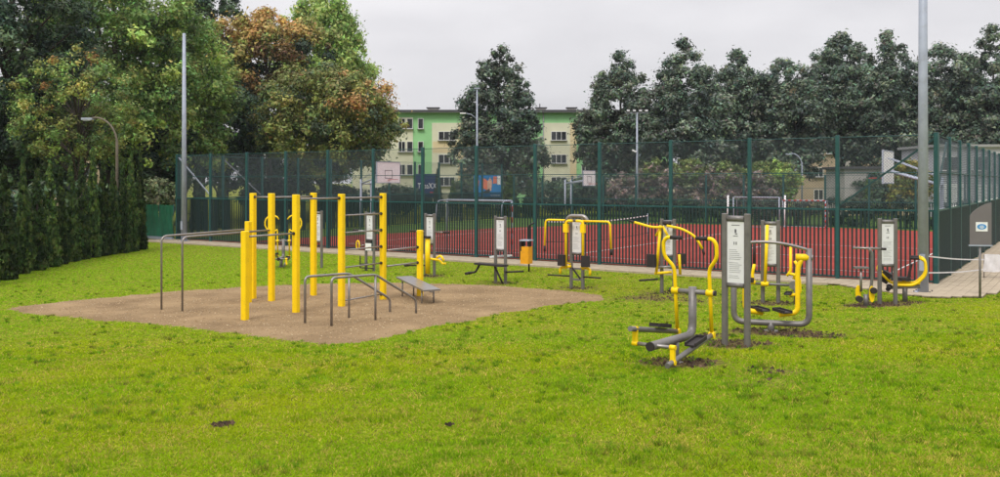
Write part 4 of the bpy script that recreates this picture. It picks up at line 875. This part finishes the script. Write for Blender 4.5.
# left-hand wood
T('tall dark tree with bare lower branches above the near conifers', 8, 42, -75, 175, 92, DK, prof='oval', nl=33800, leaf=0.111, ncl=110, rc=.2, seed=41, trunk=.3, limbs=30)
T('broad mid green tree rising behind the curved brown lamp', 112, 50, -70, 165, 92, MD, prof='oval', nl=44200, leaf=0.128, ncl=130, rc=.19, seed=42, trunk=.35, upright=.25)
T('light green tree beside the far lamp post', 182, 55, 2, 165, 58, MD + BR[:1], prof='oval', nl=31200, leaf=0.128, ncl=90, rc=.22, seed=43, trunk=.3, upright=.25)
T('very tall dark tree towering above the far lamp post', 200, 74, -50, 130, 40, DK, prof='oval', nl=23400, leaf=0.162, ncl=70, rc=.2, seed=44, trunk=.35)
T('rusty orange autumn tree behind the rounded olive tree', 268, 68, 10, 130, 64, DK + OL[:1] + BRN, top_pal=[(.52, .38, .13), (.55, .35, .11), (.42, .37, .11), (.32, .34, .1)], prof='round', nl=31200, leaf=0.153, ncl=95, rc=.2, seed=45, trunk=.3)
T('feathery bright green tree rising behind the rounded olive tree', 322, 80, -22, 130, 58, BR, prof='egg', nl=26000, leaf=0.187, ncl=70, rc=.22, seed=46, trunk=.3, upright=.4)
T('broad rounded olive tree with orange tips beside the flats', 328, 60, 64, 178, 72, OL + DK[3:], top_pal=[(.19, .22, .06), (.2, .22, .07), (.48, .3, .11), (.15, .19, .05), (.19, .22, .06), (.17, .2, .06)], prof='round', nl=46800, leaf=0.128, ncl=130, rc=.18, seed=47, trunk=.3)
T('dark bushy tree between the far lamp post and the olive tree', 228, 62, 82, 188, 42, DK, prof='round', nl=19500, leaf=0.145, ncl=60, rc=.24, seed=48, trunk=.22)
T('sparse yellowing tree with coppery branch tips behind the conifer hedge', 76, 39, 46, 165, 62, OL + MD, top_pal=OL + MD + [(.36, .2, .07), (.3, .2, .06)], prof='round', nl=9750, leaf=0.072, ncl=60, rc=.17, seed=49, trunk=.13, limbs=45, shell=.2)
T('low dark tree filling the gap above the conifer hedge', 150, 52, 110, 200, 45, DK, prof='round', nl=18200, leaf=0.128, ncl=55, rc=.25, seed=50, trunk=.2)
T('dark undergrowth tree behind the nearest conifers', 30, 42, 95, 205, 60, DK, prof='round', nl=20800, leaf=0.111, ncl=60, rc=.25, seed=51, trunk=.2)
T('dark tree behind the olive tree and the end fence', 292, 74, 110, 200, 60, DK, prof='round', nl=15600, leaf=0.162, ncl=55, rc=.25, seed=52, trunk=.22)
# shrubs
def shrub(lb, px, Y, ytop, rpx, pal, seed, nl=6500, leaf=0.102, prof='round', group=None, top_pal=None, ybot=212, name='shrub', **k):
    T(lb, px, Y, ytop, ybot, rpx, pal, name=name, cat='shrub', prof=prof, nl=nl, leaf=leaf, ncl=36, rc=.28, seed=seed, trunk=.05, limbs=14, group=group, top_pal=top_pal, **k)
shrub('pale green willowy bush above the green windbreak', 158, 46, 178, 24, [(.2, .24, .12), (.15, .2, .09), (.25, .28, .15)], 60, 7000, .11)
PB = [(.26, .20, .175), (.32, .25, .215), (.2, .165, .14), (.17, .19, .10), (.24, .2, .17)]; GB = [(0.14, 0.196, 0.056), (0.196, 0.252, 0.07), (0.098, 0.14, 0.042)]
for i, (px_, yt, rp, tp, lb) in enumerate([(625, 172, 20, None, 'brownish bush at the foot of the floodlight mast'), (655, 160, 26, GB, 'brown bush with fresh green top right of the floodlight mast'), (692, 157, 28, GB, 'broad reddish brown bush behind the step trainer handles'), (728, 160, 26, GB, 'brown bush behind the white far post'), (758, 162, 22, GB, 'brown and green bush behind the white goal')]):
    shrub(lb, px_, 68, yt, rp, PB, 61 + i, 6500, .12, top_pal=tp, group='brown bushes beyond the far fence')
shrub('bright green bush left of the curved lamp beyond the court', 775, 70, 160, 24, GB + BR, 67, 6000, .13)
shrub('yellow-green bush behind the seen-from-behind basketball hoop', 908, 62, 160, 24, [(.2, .2, .04), (.26, .22, .05), (.12, .15, .04)], 68, 6000, .12)
shrub('dark bush under the conical tree behind the blue banner', 478, 74, 176, 24, DK, 69, 5000, .14)
for i, (px_, lb) in enumerate(((395, 'dark green bush beneath the white basketball board'), (560, 'dark green bush behind the second basketball hoop'), (596, 'dark green bush right of the second basketball hoop'), (340, 'dark bush behind the end fence under the olive tree'), (268, 'dark bush behind the end fence near its brace'), (875, 'dark low bush before the small garage'), (955, 'dark low bush beyond the side fence'))):
    shrub(lb, px_, 70 if px_ > 390 else 64, 186 - (i % 3) * 6, 28, DK, 75 + i, 5500, .14)
# narrow conifers: three meshes shared by the hedge
def conifer_mesh(seed, H=3.9, R=.27, n=30000, tone=1., pal=((.035, .07, .018), (.05, .09, .022), (.022, .045, .014), (.085, .125, .03))):
    rng = np.random.default_rng(seed); k = 260; t = rng.random(k) ** 1.15; R_ = R * np.clip((1 - t ** 1.5) * (.8 + .4 * np.clip(t * 4, 0, .5)), .02, 1)
    an = rng.random(k) * 2 * np.pi; rr = R_ * (.45 + .5 * rng.random(k)); cen = np.stack([np.cos(an) * rr, np.sin(an) * rr, .1 + t * (H - .3)], -1)
    rad = (.04 + .06 * rng.random(k)) * (1 - .6 * t); pc = tone * np.array(pal)[rng.integers(0, len(pal), k)] * (.7 + .6 * rng.random((k, 1)))
    V, cl = leaves(rng, cen, rad, n, .045, pc, 1.7, .8, .4); V[:, 2] = np.maximum(V[:, 2], .0)
    return np_mesh('foliage', V, 3, cl, 'needle')
CM = [conifer_mesh(200 + i, tone=(1.35, .65, 1.0, .8)[i]) for i in range(4)]; CT = MB().tube([(0, 0, -.05), (0, 0, 3.0)], [.07, .02], 7).mesh('trunk', 'bark')
def conifer(loc, s, sz, i, rz, label, group=None):
    e = empty('conifer', loc, rz, label, 'conifer', group); e.scale = (s, s, sz); place('foliage', CM[i % 4], e); place('trunk', CT, e)
hed = [(-14, 285, 160), (5, 279.5, 165), (23, 273.5, 158), (37, 269.8, 168), (50, 266.7, 160), (61, 263.8, 165), (71, 261.2, 160), (82, 259, 156), (93, 257, 148), (103, 255.5, 159), (113, 254, 163), (122.5, 252.7, 160), (131, 251.2, 154), (140, 249.5, 149)]
for i, (px_, py_, yt) in enumerate(hed):
    g = G(px_, py_); hh = (py_ - yt) / F * g.y
    conifer(g, 1.08 + .1 * math.sin(i * 2.3), hh / 3.9 * 1.04, i, i * 1.3, 'narrow dark conifer standing between others in the hedge along the lawn' if i < 13 else 'narrow conifer closing the hedge beside the green windbreak cloth', 'conifers in the lawn-edge hedge')
for i, (px_, yt, s, Y_, lb) in enumerate(((438, 166, 1.7, 68, 'pointed conifer right of the navy banner'), (510, 170, 2.6, 68, 'pale broad cone-shaped conifer right of the blue banner'), (530, 178, 2.4, 68, 'lower cone-shaped conifer beside the bright banner'), (453, 178, 1.8, 68, 'small conifer between the two banners'), (198, 152, 1.5, 50, 'slim conifer just inside the end fence behind the lamp post'), (222, 158, 1.5, 52, 'slim conifer behind the galvanised brace of the end fence'), (428, 172, 1.5, 70, 'conifer behind the navy banner'), (868, 178, 1.8, 66, 'dark conifer beside the small garage'))):
    x, y = at(px_, Y_); H_ = zz_(yt, Y_); conifer((x, y, 0), s, H_ / 3.9, i + 1, i, lb)

def box_hedge(p0, p1, H, wd, label, seed):
    rng = np.random.default_rng(seed); d = p1 - p0; L_ = d.length; k = int(L_ * 7); u = d.normalized(); nrm = Vector((-u.y, u.x, 0)); al = rng.random(k) * L_; ac = (rng.random(k) - .5) * wd; hz = .15 + rng.random(k) * (H - .25)
    cen = np.stack([u.x * al + nrm.x * ac, u.y * al + nrm.y * ac, hz], -1); pc = np.array(DK)[rng.integers(0, len(DK), k)] * (.7 + .6 * rng.random((k, 1)))
    V, cl = leaves(rng, cen, .22 + .1 * rng.random(k), int(L_ * 520), .11, pc, .9); V[:, 2] = np.maximum(V[:, 2], .02)
    e = empty('hedge', p0, 0, label, 'hedge'); place('foliage', np_mesh('foliage', V, 3, cl, 'leaf'), e)
    mb = MB()
    for i in range(int(L_ / .8)): q = u * (i * .8 + .4); mb.tube([(q.x, q.y, -.05), (q.x + .05, q.y, H * .7)], [.04, .015], 5)
    mb.build('stems', 'bark', e, kind='stuff')
q0_, q1_ = G(-20, 285), G(139, 250); q0_.x -= 1.0; q1_.x -= 1.0; q0_.z = q1_.z = 0
box_hedge(q0_, q1_, 2.7, .6, 'loose dark shrubbery filling the gaps right behind the narrow conifers', 302)
box_hedge(fr(9, 30.4), fr(33, 30.4), 1.75, .9, 'long dark clipped hedge behind the far court fence', 301)
# thin damp air over the whole place
mb = MB(); mb.box((0, 665, 14), (1900, 1650, 32)); hz_ = mb.build('haze', 'glass', kind='stuff')
m = bpy.data.materials.new('haze'); m.use_nodes = True; t = m.node_tree; t.nodes.remove(t.nodes['Principled BSDF']); v = t.nodes.new('ShaderNodeVolumePrincipled')
v.inputs['Color'].default_value = (.82, .87, 1, 1); v.inputs['Density'].default_value = .00022; t.links.new(v.outputs[0], t.nodes['Material Output'].inputs['Volume'])
hz_.data.materials.clear(); hz_.data.materials.append(m)
